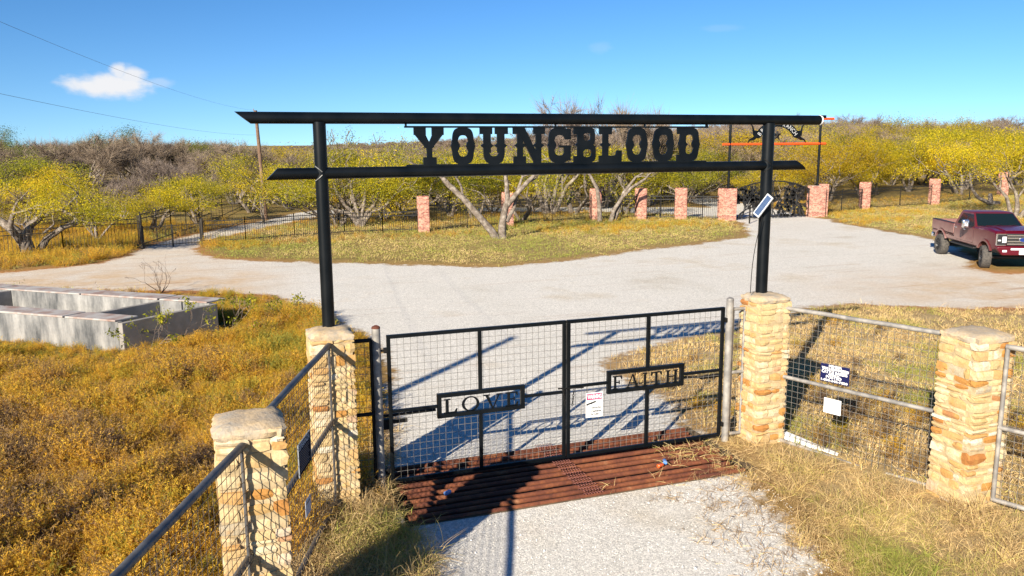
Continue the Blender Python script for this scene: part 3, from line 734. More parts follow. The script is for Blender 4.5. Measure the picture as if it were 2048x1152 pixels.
mb.build('lettering', M_WHITE, t, recalc=False)
t = sign_base('white_notice', FR, 0.937, 1.228, 0.772, 1.018, 0.055, M_WHITE, 'small white notice wired to the right mesh panel below the blue sign', 'notice')
mb = MB()
for x0, x1, z0, z1 in ((0.975, 0.985, .968, .984), (1.0, 1.19, 0.968, 0.984), (1.035, 1.055, 0.925, 0.937), (1.10, 1.12, 0.922, 0.934), (0.96, 1.205, 0.838, 0.845)):
    mb.prism([(x0, z0), (x1, z0), (x1, z1), (x0, z1)], FR, 0.0555, 0.0562)
mb.build('print', M_GREYPRINT, t)
sL = facing(fnL1)
def flip_fn(fn, L0): return lambda a, b, d: fn(L0-a, b, d)
FL = lambda a, b, d: fnL1(1.945-a, b, d*sL)      # reads left to right seen from the drive
t = sign_base('notice_board', FL, 0.0, 0.535, 1.335, 1.72, 0.05, M_DARKSIGN, 'dark board headed ESPERANZA on the left mesh panel', 'sign')
mb = MB(); text_fit(mb, 'ESPERANZA', 0.03, 0.505, 1.635, 1.70, FL, 0.0515, bold=0.004)
mb.build('lettering', simple('pale_blue_print', (0.30, 0.38, 0.5), None), t, recalc=False)
mb = MB()
for i in range(9): mb.prism([(0.04, 1.60-0.028*i), (0.46+0.03*math.sin(i*2), 1.60-0.028*i), (0.46+0.03*math.sin(i*2), 1.610-0.028*i), (0.04, 1.610-0.028*i)], FL, 0.0505, 0.0512)
mb.build('print', simple('dim_print', (0.10, 0.11, 0.14), None), t)
mb = MB()
for a0, a1, b0, b1 in ((0, 0.535, 1.715, 1.728), (-0.008, 0.004, 1.335, 1.72), (0.531, 0.543, 1.335, 1.72)): mb.prism([(a0, b0), (a1, b0), (a1, b1), (a0, b1)], FL, 0.044, 0.056)
mb.build('edge_trim', simple('grey_trim', (0.2, 0.22, 0.25), None), t)
t = sign_base('small_notice', lambda a, b, d: fnL1(1.76-a, b, d*sL), 0, 0.24, 0.75, 0.96, 0.05, simple('pale_notice', (0.45, 0.48, 0.55), None), 'small pale notice low on the left mesh panel under the dark board', 'notice')
mb = MB(); mb.prism([(0.04, 0.9), (0.2, 0.9), (0.2, 0.915), (0.04, 0.915)], lambda a, b, d: fnL1(1.76-a, b, d*sL), 0.0505, 0.0515); mb.build('print', M_INK, t)
# white board lying along the right panel
FB = lambda a, b, d: fnR1(a, b, -d*sR)
tag(MB().prism([(0.15, 0.03), (1.20, 0.0), (1.20, 0.035), (0.15, 0.16)], FB, 0.08, 0.20).build('plank', M_WHITE), 'white painted plank lying behind the foot of the right mesh panel', 'plank')

# ------------------------------------------------------------------ cattle guard
cg = thing('cattle_guard', 'rusty pipe cattle guard set in the drive under the gate', 'cattle guard', (0, -0.25, 0))
x0, x1, y0, y1 = PIT
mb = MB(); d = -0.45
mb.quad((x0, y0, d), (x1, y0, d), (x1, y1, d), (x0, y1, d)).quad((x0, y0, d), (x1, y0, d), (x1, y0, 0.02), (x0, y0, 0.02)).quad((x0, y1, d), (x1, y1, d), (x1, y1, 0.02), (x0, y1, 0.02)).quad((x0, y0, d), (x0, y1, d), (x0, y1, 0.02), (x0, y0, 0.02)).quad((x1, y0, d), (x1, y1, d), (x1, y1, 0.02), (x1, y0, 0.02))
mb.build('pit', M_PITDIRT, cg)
pm = MB().tube([(-2.70, 0, 0), (2.62, 0, 0)], 0.037, 14).mesh('guard_pipe', M_RUST, True)
npipe = 12; rg = random.Random(2)
for i in range(npipe):
    y = y0+0.07+(y1-y0-0.14)*i/(npipe-1)
    o = bpy.data.objects.new('pipe', pm); COL.objects.link(o); o.parent = cg
    o.location = (rg.uniform(-.06, .06)-(0.12 if i < 3 else 0), y+0.25, 0.0+rg.uniform(-.008, .008)); o.rotation_euler = (rg.uniform(0, 6), rg.uniform(-.0015, .0015), rg.uniform(-.002, .002))
mb = MB()
for x in (-2.2, -0.7, 0.8, 2.2): mb.box((x, (y0+y1)/2, -0.12), (0.08, y1-y0-0.02, 0.12))
mb.build('support_beam', M_RUST, cg)
mb = MB()     # expanded metal strip
for j in range(22):
    y = y0+0.02+(y1-y0-0.04)*j/21
    for k in range(7):
        x = -0.22+0.045*k+(0.022 if j % 2 else 0); mb.tube([(x-0.022, y, 0.056+0.012*(j % 2)), (x, y+0.045, 0.062), (x+0.022, y, 0.056)], 0.006, 4, False)
mb.build('tread_grating', simple('grating_rust', (0.16, 0.055, 0.045), (0.26, 0.10, 0.08), 9, 0.8), cg, recalc=False, kind='stuff')
# rubbish on the guard
def can(x, y, z, c, label, rot):
    t = thing('drink_can', label, 'can', (x, y, z)); M3 = Matrix.Rotation(rot, 3, 'Z')
    m = simple('can_paint', c, None, rough=0.35); P = lambda a: Vector((x, y, z))+M3 @ Vector((a, 0, 0))
    MB().tube([P(-0.06), P(-0.052), P(0.045), P(0.056)], [0.024, 0.033, 0.033, 0.026], 12).build('body', m, t, True)
    MB().tube([P(0.056), P(0.06)], [0.026, 0.024], 12).build('lid', simple('can_lid', (0.6, 0.6, 0.6), None, rough=0.3, metal=0.7), t, True)
can(1.48, -0.62, 0.075, (0.10, 0.25, 0.6), 'crushed blue can lying on the rusty pipes near the right end', 1.2)
can(1.33, -0.74, 0.075, (0.62, 0.10, 0.02), 'orange can lying on the rusty pipes beside the blue can', 0.3)
can(-2.1, -0.55, 0.075, (0.10, 0.22, 0.5), 'small blue can lying in the shade at the left end of the rusty pipes', 0.6)

# ================================================================== concrete tank at the left
def conc_mat():
    m, nt, b = newmat('stained_concrete')
    g = nt.nodes.new('ShaderNodeNewGeometry').outputs['Position']
    mp = nt.nodes.new('ShaderNodeMapping'); mp.inputs['Scale'].default_value = (1.6, 1.6, 0.45); nt.links.new(g, mp.inputs['Vector'])
    f = noise(nt, mp.outputs[0], 1.5, 7, 0.65); f2 = noise(nt, g, 16, 5)
    c = ramp(nt, f, [(0.34, (0.06, 0.064, 0.068)), (0.46, (0.16, 0.16, 0.158)), (0.58, (0.26, 0.255, 0.245)), (0.76, (0.38, 0.372, 0.355))])
    c = mixc(nt, 0.4, c, ramp(nt, f2, [(0.3, 0.7), (0.7, 1.05)]), 'MULTIPLY')
    nt.links.new(c, b.inputs['Base Color']); b.inputs['Roughness'].default_value = 0.9; bump(nt, b, f2, 0.25, 0.01); return m
M_CONC = conc_mat()
M_CONC2 = simple('grey_concrete', (0.20, 0.185, 0.165), (0.28, 0.26, 0.235), 3, 0.9, 0, 0.2)
M_LEDGE = simple('weathered_ledge', (0.36, 0.34, 0.32), (0.25, 0.16, 0.13), 2.5, 0.9, 0, 0.3, lo=0.42, hi=0.66)
C1, C2 = Vector((-7.65, 10.55, 0)), Vector((-5.42, 12.42, 0)); U = Vector((-3.09, 2.45, 0)).normalized(); Vv = (C2-C1).normalized(); LV = (C2-C1).length
tank = thing('concrete_tank', 'long stained concrete cattle tank with wide ledges in the weeds on the left', 'concrete tank', tuple(C1))
def tk(a, b, z): p = C1+U*a+Vv*b; return (p.x, p.y, z)
def tbox(name, a0, a1, b0, b1, z0, z1, mat):
    mb = MB(); o = 0
    for a, b in ((a0, b0), (a1, b0), (a1, b1), (a0, b1)): mb.v.append(tk(a, b, z0))
    for a, b in ((a0, b0), (a1, b0), (a1, b1), (a0, b1)): mb.v.append(tk(a, b, z1))
    mb.f = [(0, 1, 2, 3), (4, 7, 6, 5), (0, 4, 5, 1), (1, 5, 6, 2), (2, 6, 7, 3), (3, 7, 4, 0)]
    return addbevel(mb.build(name, mat, tank), 0.012, 2)
LT = 11.0
tbox('side_wall', 0.0, LT, 0.0, 0.14, -0.1, 0.82, M_CONC); tbox('side_wall', 0.0, LT, LV-0.14, LV, -0.1, 0.82, M_CONC)
tbox('end_wall', -0.14, -0.004, 0.0, LV, -0.1, 0.80, M_CONC2); tbox('dividing_wall', 1.72, 1.86, 0.145, LV-0.145, -0.1, 0.79, M_CONC2); tbox('dividing_wall', 7.4, 7.54, 0.145, LV-0.145, -0.1, 0.82, M_CONC2)
tbox('tank_floor', 0.0, LT, 0.145, LV-0.145, -0.1, 0.12, M_CONC)
for b0, b1 in ((-0.02, 0.62), (LV-0.16, LV+0.5)):
    for i, (a0, a1) in enumerate(((0.06, 1.70), (1.78, 4.6), (4.66, 7.9), (7.96, LT))):
        tbox('ledge_slab', a0, a1, b0, b1, 0.823, 0.87+0.006*(i % 2), M_LEDGE)
tbox('rust_streaked_pilaster', 0.9, 1.12, LV-0.20, LV-0.142, 0.12, 0.82, M_CONC)

# ================================================================== far fences, brick piers, far gate
def brick_mat():
    m, nt, b = newmat('red_brick')
    tcn = nt.nodes.new('ShaderNodeTexCoord').outputs['Object']
    sp_ = nt.nodes.new('ShaderNodeSeparateXYZ'); nt.links.new(tcn, sp_.inputs[0])
    cb_ = nt.nodes.new('ShaderNodeCombineXYZ'); nt.links.new(math_(nt, 'ADD', sp_.outputs[0], sp_.outputs[1]), cb_.inputs[0]); nt.links.new(sp_.outputs[2], cb_.inputs[1])
    br = N(nt, 'ShaderNodeTexBrick', Scale=1.0); br.inputs['Brick Width'].default_value = 0.22; br.inputs['Row Height'].default_value = 0.078; br.inputs['Mortar Size'].default_value = 0.009
    br.inputs['Color1'].default_value = (0.20, 0.035, 0.022, 1); br.inputs['Color2'].default_value = (0.62, 0.30, 0.21, 1); br.inputs['Bias'].default_value = 0.05; br.inputs['Mortar'].default_value = (0.50, 0.38, 0.31, 1)
    nt.links.new(cb_.outputs[0], br.inputs['Vector'])
    f = noise(nt, tcn, 7, 4)
    c = mixc(nt, 0.5, br.outputs['Color'], ramp(nt, f, [(0.38, (0.55, 0.42, 0.40)), (0.5, (1.0, 0.92, 0.9)), (0.62, (1.35, 1.35, 1.3))]), 'MULTIPLY')
    nt.links.new(c, b.inputs['Base Color']); b.inputs['Roughness'].default_value = 0.9; bump(nt, b, br.outputs['Fac'], -0.5, 0.01); return m
M_BRICK = brick_mat()
BP = [(6.27, 36.4, 'left end of the brick and iron fence, beside the twisted mesquite'), (12.35, 38.4, 'behind the twisted mesquite trunk'), (19.2, 39.6, 'partly hidden behind the leaning bare branched tree'), (22.5, 39.2, 'beside the leaning bare branched tree'), (24.75, 37.6, 'next to the one carrying the left gate sign post'), (27.4, 36.0, 'left of the far gate carrying the left sign post'),
      (34.75, 35.9, 'right of the far gate carrying the right sign post'), (42.2, 39.3, 'first along the fence right of the far gate'), (50.3, 40.3, 'behind the parked pickup tailgate'), (60.2, 42.2, 'far right of the fence above the pickup cab'), (71, 44.2, 'beyond the right end of the fence')]
zero = {}
for i, (x, y, lab) in enumerate(BP):
    g = gz(x, y); t = thing('brick_pier', 'red brick pier '+lab, 'pier', (x, y, g), 'brick piers of the far fence')
    h = 2.1 if i != 6 else 2.12; hw = 0.31 if i not in (5, 6) else 0.46
    addbevel(MB().box((x, y, g+h/2-0.15), (2*hw, 2*hw, h+0.3)).build('shaft', M_BRICK, t), 0.012, 1)
    MB().box((x, y, g+h+0.035), (2*hw-0.05, 2*hw-0.05, 0.07)).build('top_course', M_BRICK, t)
    if i == 6:
        MB().box((x+0.72, y+0.16, g+h/2), (0.5, 0.5, h+0.35)).build('side_shaft', M_BRICK, t)
    BP[i] = (x, y, g, hw)
M_IRON = simple('iron_fence', (0.012, 0.012, 0.012), None, rough=0.55)
def iron_panel(A, B, h, label, group='iron fence panels behind the turning area', sp=0.125, posts=True, name='iron_fence', cat='fence', npost=2, mat=None, spear=0.12):
    mat = mat or M_IRON
    A, B = Vector((A[0], A[1], 0)), Vector((B[0], B[1], 0)); L = (B-A).length; d = (B-A)/L
    zA, zB = gz(A.x, A.y), gz(B.x, B.y)
    fn = lambda a, b, t=0: Vector((A.x+d.x*a-d.y*t, A.y+d.y*a+d.x*t, zA+(zB-zA)*a/L+b))
    t = thing(name, label, cat, (A.x, A.y, zA), group)
    for b in ((h-spear, h-spear-0.22, 0.18) if spear else (h-0.03, 0.15)):
        MB().tube([fn(0, b), fn(L, b)], 0.028, 4).build('rail', mat, t)
    mb = MB(); n = int(L/sp)
    for i in range(1, n): mb.tube([fn(L*i/n, 0.06), fn(L*i/n, h)], 0.0125, 4)
    mb.build('pickets', mat, t, kind='stuff', recalc=False)
    if posts:
        for i in range(npost):
            a = L*i/(npost-1); mb = MB(); mb.tube([fn(a, -0.1), fn(a, h+0.05)], 0.035, 4); mb.build('post', mat, t)
    return t, fn, L
def between(i, j, h=1.68):
    a, b = Vector(BP[i][:2]), Vector(BP[j][:2]); d = (b-a).normalized(); return a+d*BP[i][3], b-d*BP[j][3]
lab = ['beside the brick pier and twisted mesquite', 'behind the twisted mesquite', 'behind the leaning bare branched tree', 'next left of the far drive view', 'with the drive seen through it', None, 'right of the far gate', 'longest right of the far gate', 'behind the pickup cab', 'at the far right edge']
for i in range(10):
    if i == 5: continue
    a, b = between(i, i+1); iron_panel(a, b, 1.72, 'black iron picket fence panel '+lab[i], npost=3)
# left iron fence from the brick pier to the left drive gate
px_pts = [(-6.2, 35.3), (-4.0, 35.2), (-1.3, 36.4), (1.6, 36.9), (3.9, 37.0), (5.95, 36.5)]
lab = ['starting at the left drive gate', 'with the yellow marker stake behind it', 'just left of the left gateway post', 'in front of the many-stemmed mesquite', 'joining the end brick pier']
for i in range(5): iron_panel(px_pts[i], px_pts[i+1], 1.36, 'low black iron picket fence panel '+lab[i])
M_BROWNIRON = simple('dark_bronze', (0.02, 0.017, 0.013), (0.035, 0.028, 0.02), 5, 0.6)
for (a, b, lb) in (((-9.05, 34.35), (-7.7, 34.7), 'left'), ((-7.66, 34.7), (-6.32, 35.1), 'right')):
    iron_panel(a, b, 1.15, lb+' leaf of the low picket gate across the left drive', 'leaves of the left drive gate', 0.14, True, 'drive_gate', 'gate', 2, M_BROWNIRON, 0)
for x, y, h, lb in ((-9.15, 34.3, 1.75, 'thick dark post left of the left drive gate'), (-6.22, 35.15, 1.4, 'short wooden post right of the left drive gate')):
    tag(MB().tube([(x, y, -0.2), (x, y, h)], 0.085, 8).build('gate_post', M_BROWNIRON), lb, 'post', 'posts of the left drive gate')
LF = [(-15.2, 32.2, 1.35), (-12.6, 33.3, 1.5), (-9.3, 34.6, 1.8)]
for i, lb in enumerate(('beside the big leaning mesquite at the left edge', 'left of the left drive gate')):
    a, b = LF[i], LF[i+1]; iron_panel(a[:2], b[:2], (a[2]+b[2])/2, 'dark picket fence panel '+lb, 'dark fence panels left of the drive gate', 0.16, True, 'iron_fence', 'fence', 2, M_BROWNIRON)
SF = [(-9.2, 34.9), (-8.0, 39.5), (-6.6, 45), (-5.2, 51), (-3.7, 58)]
for i, lb in enumerate(('nearest the drive gate', 'second from the drive gate', 'third from the drive gate', 'farthest along the drive')):
    iron_panel(SF[i], SF[i+1], 1.85, 'sparse dark pipe fence running back beside the left drive, '+lb, 'pipe fence beside the left drive', 0.85, True, 'pipe_fence', 'fence', 3, M_BROWNIRON)
tag(MB().tube([(-3.31, 55.9, 0.1), (-3.2, 55.9, 1.55)], 0.05, 8).build('marker_stake', simple('pale_yellow', (0.6, 0.5, 0.18), None)), 'pale yellow marker stake standing beyond the low iron fence', 'stake')

# far gate with the arched sign
GYF = 36.0; gA, gB = 27.95, 34.2
fg = lambda x, z, d=0: (x, GYF+d, z)
def arc_z(x): u = (x-(gA+gB)/2)/((gB-gA)/2); return 1.98+0.62*(1-u*u)
for s, (a, b) in enumerate(((gA, 31.06), (31.10, gB))):
    t = thing('far_gate', ('left' if s == 0 else 'right')+' leaf of the arched black gate cut with oak branches under the far sign', 'gate', ((a+b)/2, GYF, 0), 'leaves of the arched far gate')
    mb = MB().tube([fg(a+(b-a)*i/14, arc_z(a+(b-a)*i/14)) for i in range(15)], 0.045, 6); mb.build('arched_rail', M_IRON, t)
    MB().tube([fg(a, 0.12), fg(b, 0.12)], 0.04, 6).build('bottom_rail', M_IRON, t)
    for x in (a+0.04, b-0.04): MB().tube([fg(x, 0.1), fg(x, arc_z(x))], 0.035, 6).build('stile', M_IRON, t)
    rg = random.Random(4+s); mb = MB(); lv = MB()
    def br(p, ang, L, r, lev):
        pts = [p]
        for i in range(3):
            ang += rg.uniform(-.4, .4); q = (pts[-1][0]+math.cos(ang)*L/3, pts[-1][1]+math.sin(ang)*L/3)
            q = (min(max(q[0], a+0.06), b-0.06), max(0.16, q[1])); q = (q[0], min(q[1], arc_z(q[0])-0.05)); pts.append(q)
        mb.tube([fg(x, z, 0.005*lev) for x, z in pts], [r, r*.85, r*.7, r*.6], 5)
        if lev < 4:
            for k in (-1, 1): br(pts[-1], ang+k*rg.uniform(.35, .9), L*rg.uniform(.65, .85), r*.66, lev+1)
            if lev < 3: br(pts[2], ang+rg.choice((-1, 1))*rg.uniform(.6, 1.1), L*.6, r*.6, lev+1)
        for k in range(2 if lev > 1 else 0):
            x, z = pts[rg.randrange(1, 4)]; s_ = rg.uniform(.05, .12); aa = rg.uniform(0, 6.28)
            lv.prism([(x+s_*(1+.35*math.cos(3*w))*math.cos(w+aa)*.9, z+s_*(1+.3*math.sin(4*w))*math.sin(w+aa)) for w in [i*6.283/9 for i in range(9)]], fg, -0.012-0.0007*k, 0.012)
    root = (b-0.35, 0.14) if s else (a+0.35, 0.14)
    br(root, rad(115 if s else 65), 0.95, 0.085, 0); br((root[0]+(-.25 if s else .25), 0.14), rad(140 if s else 40), 0.8, 0.06, 1); br(((a+b)/2, 0.14), rad(100), 0.7, 0.05, 1); br((b-0.3 if s == 0 else a+0.3, 0.14), rad(95), 0.75, 0.05, 1)
    mb.build('branch_cutout', M_IRON, t, recalc=False); lv.build('leaf_cutout', M_IRON, t, kind='stuff')
fs = thing('ranch_sign', 'black sign frame with orange rails and an arched RANCH banner over the far gate', 'sign', (31.1, GYF, 0))
M_ORANGE = simple('orange_paint', (0.72, 0.085, 0.012), None, rough=0.45)
for x in (27.45, 34.85): MB().tube([fg(x, 2.15), fg(x, 6.75)], 0.085, 10).build('post', M_BLACK, fs, True)
MB().tube([fg(26.9, 5.14), fg(35.35, 5.14)], 0.085, 10).build('rail', M_ORANGE, fs, True); MB().tube([fg(26.6, 6.84), fg(35.95, 6.86)], 0.085, 10).build('rail', M_ORANGE, fs, True)
bx_, bz_, Ro, Ri = 31.25, 5.0, 2.02, 1.52
an = [rad(28+124*i/30) for i in range(31)]
MB().ring([(bx_+Ro*math.cos(a), bz_+Ro*math.sin(a)*0.86) for a in an], [(bx_+Ri*math.cos(a), bz_+Ri*math.sin(a)*0.86) for a in an], fg, -0.02, 0.02, False).build('banner', M_BLACK, fs)
for s in (-1, 1):
    mb = MB(); X = lambda x: bx_+s*x
    mb.prism([(X(1.30), 5.62), (X(1.62), 6.05), (X(2.05), 6.02), (X(2.02), 5.72), (X(1.62), 5.5)], fg, -0.03, -0.021)
    mb.tube([fg(X(1.7), 5.68), fg(X(1.95), 5.5), fg(X(2.25), 5.42), fg(X(2.45), 5.15)], [0.14, 0.11, 0.06, 0.02], 6)
    mb.tube([fg(X(1.95), 5.95), fg(X(2.05), 6.35), fg(X(2.35), 6.55)], [0.08, 0.05, 0.02], 6); mb.build('ribbon_tail', M_BLACK, fs)
st = [(0.42*(1 if k % 2 == 0 else 0.4)*math.sin(k*math.pi/5), 0.42*(1 if k % 2 == 0 else 0.4)*math.cos(k*math.pi/5)) for k in range(10)]
mb = MB(); mb.v = [fg(bx_+x-0.05, 5.72+z, -0.01) for x, z in st]+[fg(bx_-0.05, 5.72, -0.10), fg(bx_-0.05, 5.72, 0.08)]
mb.f = [(k, (k+1) % 10, 10) for k in range(10)]+[((k+1) % 10, k, 11) for k in range(10)]; mb.build('star', M_BLACKM, fs)
mb = MB()
def arc_text(word, a0, a1):
    for i, ch in enumerate(word):
        a = rad(a0+(a1-a0)*i/(len(word)-1)); v, f = text_geo(ch); lo, hi = v.min(0), v.max(0); o = len(mb.v); w = hi[0]-lo[0]
        rm = (Ro+Ri)/2; cx, cz = bx_+rm*math.cos(a), bz_+rm*math.sin(a)*0.86; rot = a-math.pi/2; k = 0.30/(hi[1]-lo[1])
        for ox in (0,):
            o = len(mb.v)
            for p in v:
                lx, lz = (p[0]-lo[0]-w/2)*k*0.85+ox, (p[1]-(lo[1]+hi[1])/2)*k
                mb.v.append(fg(cx+lx*math.cos(rot)-lz*math.sin(rot), cz+lx*math.sin(rot)+lz*math.cos(rot), -0.034-0.001*(ox > 0)))
            mb.f += [tuple(o+q for q in t_) for t_ in f]
arc_text('BRE', 147, 124); arc_text('RANCH', 73, 34)
mb.build('lettering', simple('pale_letter', (0.5, 0.5, 0.49), None), fs, recalc=False)
ic = thing('intercom_post', 'short black gooseneck keypad post before the far gate', 'post', (27.4, 33.4, 0))
MB().tube([(27.4, 33.4, 0), (27.4, 33.4, 1.15), (27.45, 33.3, 1.3), (27.6, 33.1, 1.3)], 0.05, 8).build('pole', M_BLACKM, ic, True); MB().box((27.65, 33.0, 1.28), (0.2, 0.16, 0.26)).build('keypad_box', M_BLACKM, ic)

# ================================================================== utility poles and wires
M_POLE = simple('creosote_pole', (0.10, 0.055, 0.035), (0.20, 0.13, 0.085), 3, 0.9, 0, 0.3)
def upole(x, y, h, lean, label):
    t = thing('utility_pole', label, 'utility pole', (x, y, 0), 'utility poles along the power line')
    MB().tube([(x, y, -0.3), (x+lean*0.5, y, h*0.5), (x+lean, y, h)], [0.16, 0.135, 0.11], 12).build('pole', M_POLE, t, True)
    MB().tube([(x+lean, y, h-0.1), (x+lean-0.14, y, h-0.02), (x+lean-0.14, y, h+0.12)], 0.03, 6).build('insulator', simple('porcelain', (0.25, 0.2, 0.18), None, rough=0.3), t, True)
    return t
upole(-2.25, 49.6, 7.75, -0.27, 'wooden utility pole rising out of the yellow trees left of the gateway')
upole(-11.5, -4.3, 8.5, 0.0, 'wooden utility pole beside the weeds left of the gate')
def wire(a, b, sag, label):
    a, b = Vector(a), Vector(b)
    tag(MB().tube([a.lerp(b, i/40)-Vector((0, 0, sag*4*(i/40)*(1-i/40))) for i in range(41)], 0.0040, 5, False).build('overhead_wire', simple('wire_grey', (0.08, 0.09, 0.10), None), None, recalc=False), label, 'wire', 'wires of the power line')
wire((-11.5, -4.3, 8.45), (-2.52, 49.6, 7.75), 0.62, 'upper overhead wire passing in front of the small cloud')
wire((-11.5, -4.3, 6.75), (-2.45, 49.6, 6.05), 0.42, 'lower overhead wire just above the bare treetops')

# ================================================================== pickup truck
def truck():
    ph = Vector((24.43, 13.25, 0)); d = Vector((-0.445, -0.895, 0)).normalized()
    SC = 1.0; r = 0.47; W2 = 1.0
    def paint():
        m, nt, b = newmat('dusty_red_paint')
        o = nt.nodes.new('ShaderNodeTexCoord').outputs['Object']; sp_ = nt.nodes.new('ShaderNodeSeparateXYZ'); nt.links.new(o, sp_.inputs[0])
        f = noise(nt, o, 3.0, 6, 0.65); f2 = noise(nt, o, 14, 4)
        hz = nt.nodes.new('ShaderNodeMapRange'); nt.links.new(sp_.outputs[2], hz.inputs[0]); hz.inputs[1].default_value = 1.5; hz.inputs[2].default_value = 0.85
        bx = nt.nodes.new('ShaderNodeMapRange'); nt.links.new(sp_.outputs[0], bx.inputs[0]); bx.inputs[1].default_value = 2.1; bx.inputs[2].default_value = -2.2
        k = math_(nt, 'ADD', math_(nt, 'MULTIPLY', hz.outputs[0], 0.75), math_(nt, 'MULTIPLY', bx.outputs[0], 0.55))
        k = math_(nt, 'MULTIPLY', k, math_(nt, 'ADD', 0.25, f)); gN = nt.nodes.new('ShaderNodeNewGeometry')
        sn = nt.nodes.new('ShaderNodeSeparateXYZ'); nt.links.new(gN.outputs['Normal'], sn.inputs[0])
        side = math_(nt, 'SUBTRACT', 1.0, math_(nt, 'MULTIPLY', math_(nt, 'ABSOLUTE', sn.outputs[2]), 0.85))
        fr = nt.nodes.new('ShaderNodeMapRange'); nt.links.new(sp_.outputs[0], fr.inputs[0]); fr.inputs[1].default_value = 2.9; fr.inputs[2].default_value = 2.2
        k = math_(nt, 'MULTIPLY', math_(nt, 'MULTIPLY', k, side), math_(nt, 'MULTIPLY', fr.outputs[0], 1.05), clamp=True)
        c = mixc(nt, math_(nt, 'MULTIPLY', k, math_(nt, 'ADD', 0.7, math_(nt, 'MULTIPLY', f2, 0.5)), clamp=True), (0.085, 0.0018, 0.009), (0.36, 0.235, 0.20))
        nt.links.new(c, b.inputs['Base Color'])
        rr_ = nt.nodes.new('ShaderNodeMapRange'); nt.links.new(k, rr_.inputs[0]); rr_.inputs[3].default_value = 0.30; rr_.inputs[4].default_value = 0.75; nt.links.new(rr_.outputs[0], b.inputs['Roughness'])
        b.inputs['Coat Weight'].default_value = 0.15; b.inputs['Coat Roughness'].default_value = 0.06
        return m
    MP = paint(); MG = simple('tinted_glass', (0.006, 0.012, 0.014), None, rough=0.08, spec=0.45); MC = simple('chrome', (0.75, 0.76, 0.78), None, rough=0.16, metal=0.95)
    MT = simple('tyre_rubber', (0.035, 0.033, 0.031), (0.09, 0.08, 0.07), 14, 0.9, 0, 0.3); MK = simple('black_trim', (0.012, 0.012, 0.013), None, rough=0.5); ML = simple('lamp_lens', (0.7, 0.72, 0.75), None, rough=0.1)
    t = thing('pickup_truck', 'dusty dark red crew cab pickup truck parked at the right edge of the gravel', 'pickup truck')
    ident = t
    def put(mb, name, mat, parent=None, smooth=False, bev=0, seg=2):
        me = mb.mesh(name, mat); bm = bmesh.new(); bm.from_mesh(me); bmesh.ops.recalc_face_normals(bm, faces=bm.faces); bm.to_mesh(me); bm.free()
        if smooth or bev: me.polygons.foreach_set('use_smooth', [True]*len(me.polygons)); me.set_sharp_from_angle(angle=rad(38))
        o = bpy.data.objects.new(name, me); COL.objects.link(o); o.parent = parent or t
        if bev: addbevel(o, bev, seg, 30)
        return o
    XZ = lambda a, b, d: (a, d, b)
    fx, rx = 2.1, -2.4; ar = 0.63; az_ = 0.52
    def arch_pts(cx, z0):
        a0 = math.asin((z0-az_)/ar); return [(cx-ar*math.cos(a0+(math.pi-2*a0)*i/12), az_+ar*math.sin(a0+(math.pi-2*a0)*i/12)) for i in range(13)]
    sill = 0.80
    low = [(-3.55, 0.95), (-3.55, 1.10), (-1.06, 1.10), (-1.04, 1.56), (1.22, 1.61), (2.2, 1.65), (2.92, 1.60), (3.08, 1.50), (3.10, 1.0), (3.02, 0.86)]
    low += list(reversed(arch_pts(fx, 0.84)))+[(fx-ar-0.02, sill), (rx+ar+0.02, sill)]+list(reversed(arch_pts(rx, 0.86)))
    put(MB().prism(low, XZ, -W2, W2), 'body', MP, bev=0.09, seg=4)
    # hood bulge
    mb = MB(); P0 = [(1.2, 1.545), (2.2, 1.565), (2.9, 1.505)]
    for s0, s1, h in ((-0.62, 0.62, 0.05),):
        mb.prism([(1.15, 1.60), (2.9, 1.58), (2.95, 1.63), (2.2, 1.71), (1.15, 1.68)], XZ, s0, s1)
    put(mb, 'hood', MP, bev=0.04, seg=3)
    for s in (-1, 1): put(MB().prism([(1.1, 1.58), (2.95, 1.54), (2.99, 1.58), (2.2, 1.68), (1.1, 1.66)], XZ, *sorted((s*0.68, s*0.93))), 'fender_crown', MP, bev=0.04, seg=3)
    for x in (-0.925, -0.01, 0.985):
        for s in (-1, 1): put(MB().box((x, s*0.996, 1.2), (0.016, 0.02, 0.56)), 'door_gap', MK)
    put(MB().box((1.20, 0, 1.645), (0.10, 1.3, 0.03)), 'wiper_cowl', MK)
    for y0_, y1_ in ((-0.5, 0.05), (0.1, 0.62)): put(MB().tube([(1.22, y0_, 1.655), (1.10, y1_, 1.73)], 0.01, 4), 'wiper', MK)
    # bed
    for s in (-1, 1):
        y0, y1 = sorted((s*0.86, s*1.0)); put(MB().prism([(-3.55, 1.105), (-1.065, 1.105), (-1.065, 1.55), (-3.55, 1.57)], XZ, y0, y1), 'bed_side', MP, bev=0.03, seg=2)
        y0, y1 = sorted((s*0.855, s*0.99)); put(MB().prism([(-3.50, 1.573), (-1.08, 1.553), (-1.08, 1.575), (-3.50, 1.595)], XZ, y0, y1), 'bed_rail_cap', MK)
    put(MB().box((-3.53, 0, 1.33), (0.07, 1.70, 0.46)), 'tailgate', MP, bev=0.02); put(MB().box((-2.28, 0, 1.108), (2.36, 1.70, 0.012)), 'bed_floor', MK)
    put(MB().box((-3.62, 0, 0.82), (0.18, 1.9, 0.2)), 'rear_bumper', MC, bev=0.04)
    # cab
    zb, zt = 1.57, 2.19
    base = [(-1.03, 0.965), (1.16, 0.965)]; roof = [(-0.80, 0.77), (0.42, 0.77)]
    def yz(z): return 0.965+(0.77-0.965)*(z-zb)/(zt-zb)
    mb = MB()
    secs = [(zb-0.05, -1.03, 1.20, 0.97), (zb, -1.03, 1.16, 0.965), (zt-0.06, -0.82, 0.47, 0.79), (zt-0.01, -0.76, 0.36, 0.71), (zt+0.01, -0.6, 0.2, 0.5)]
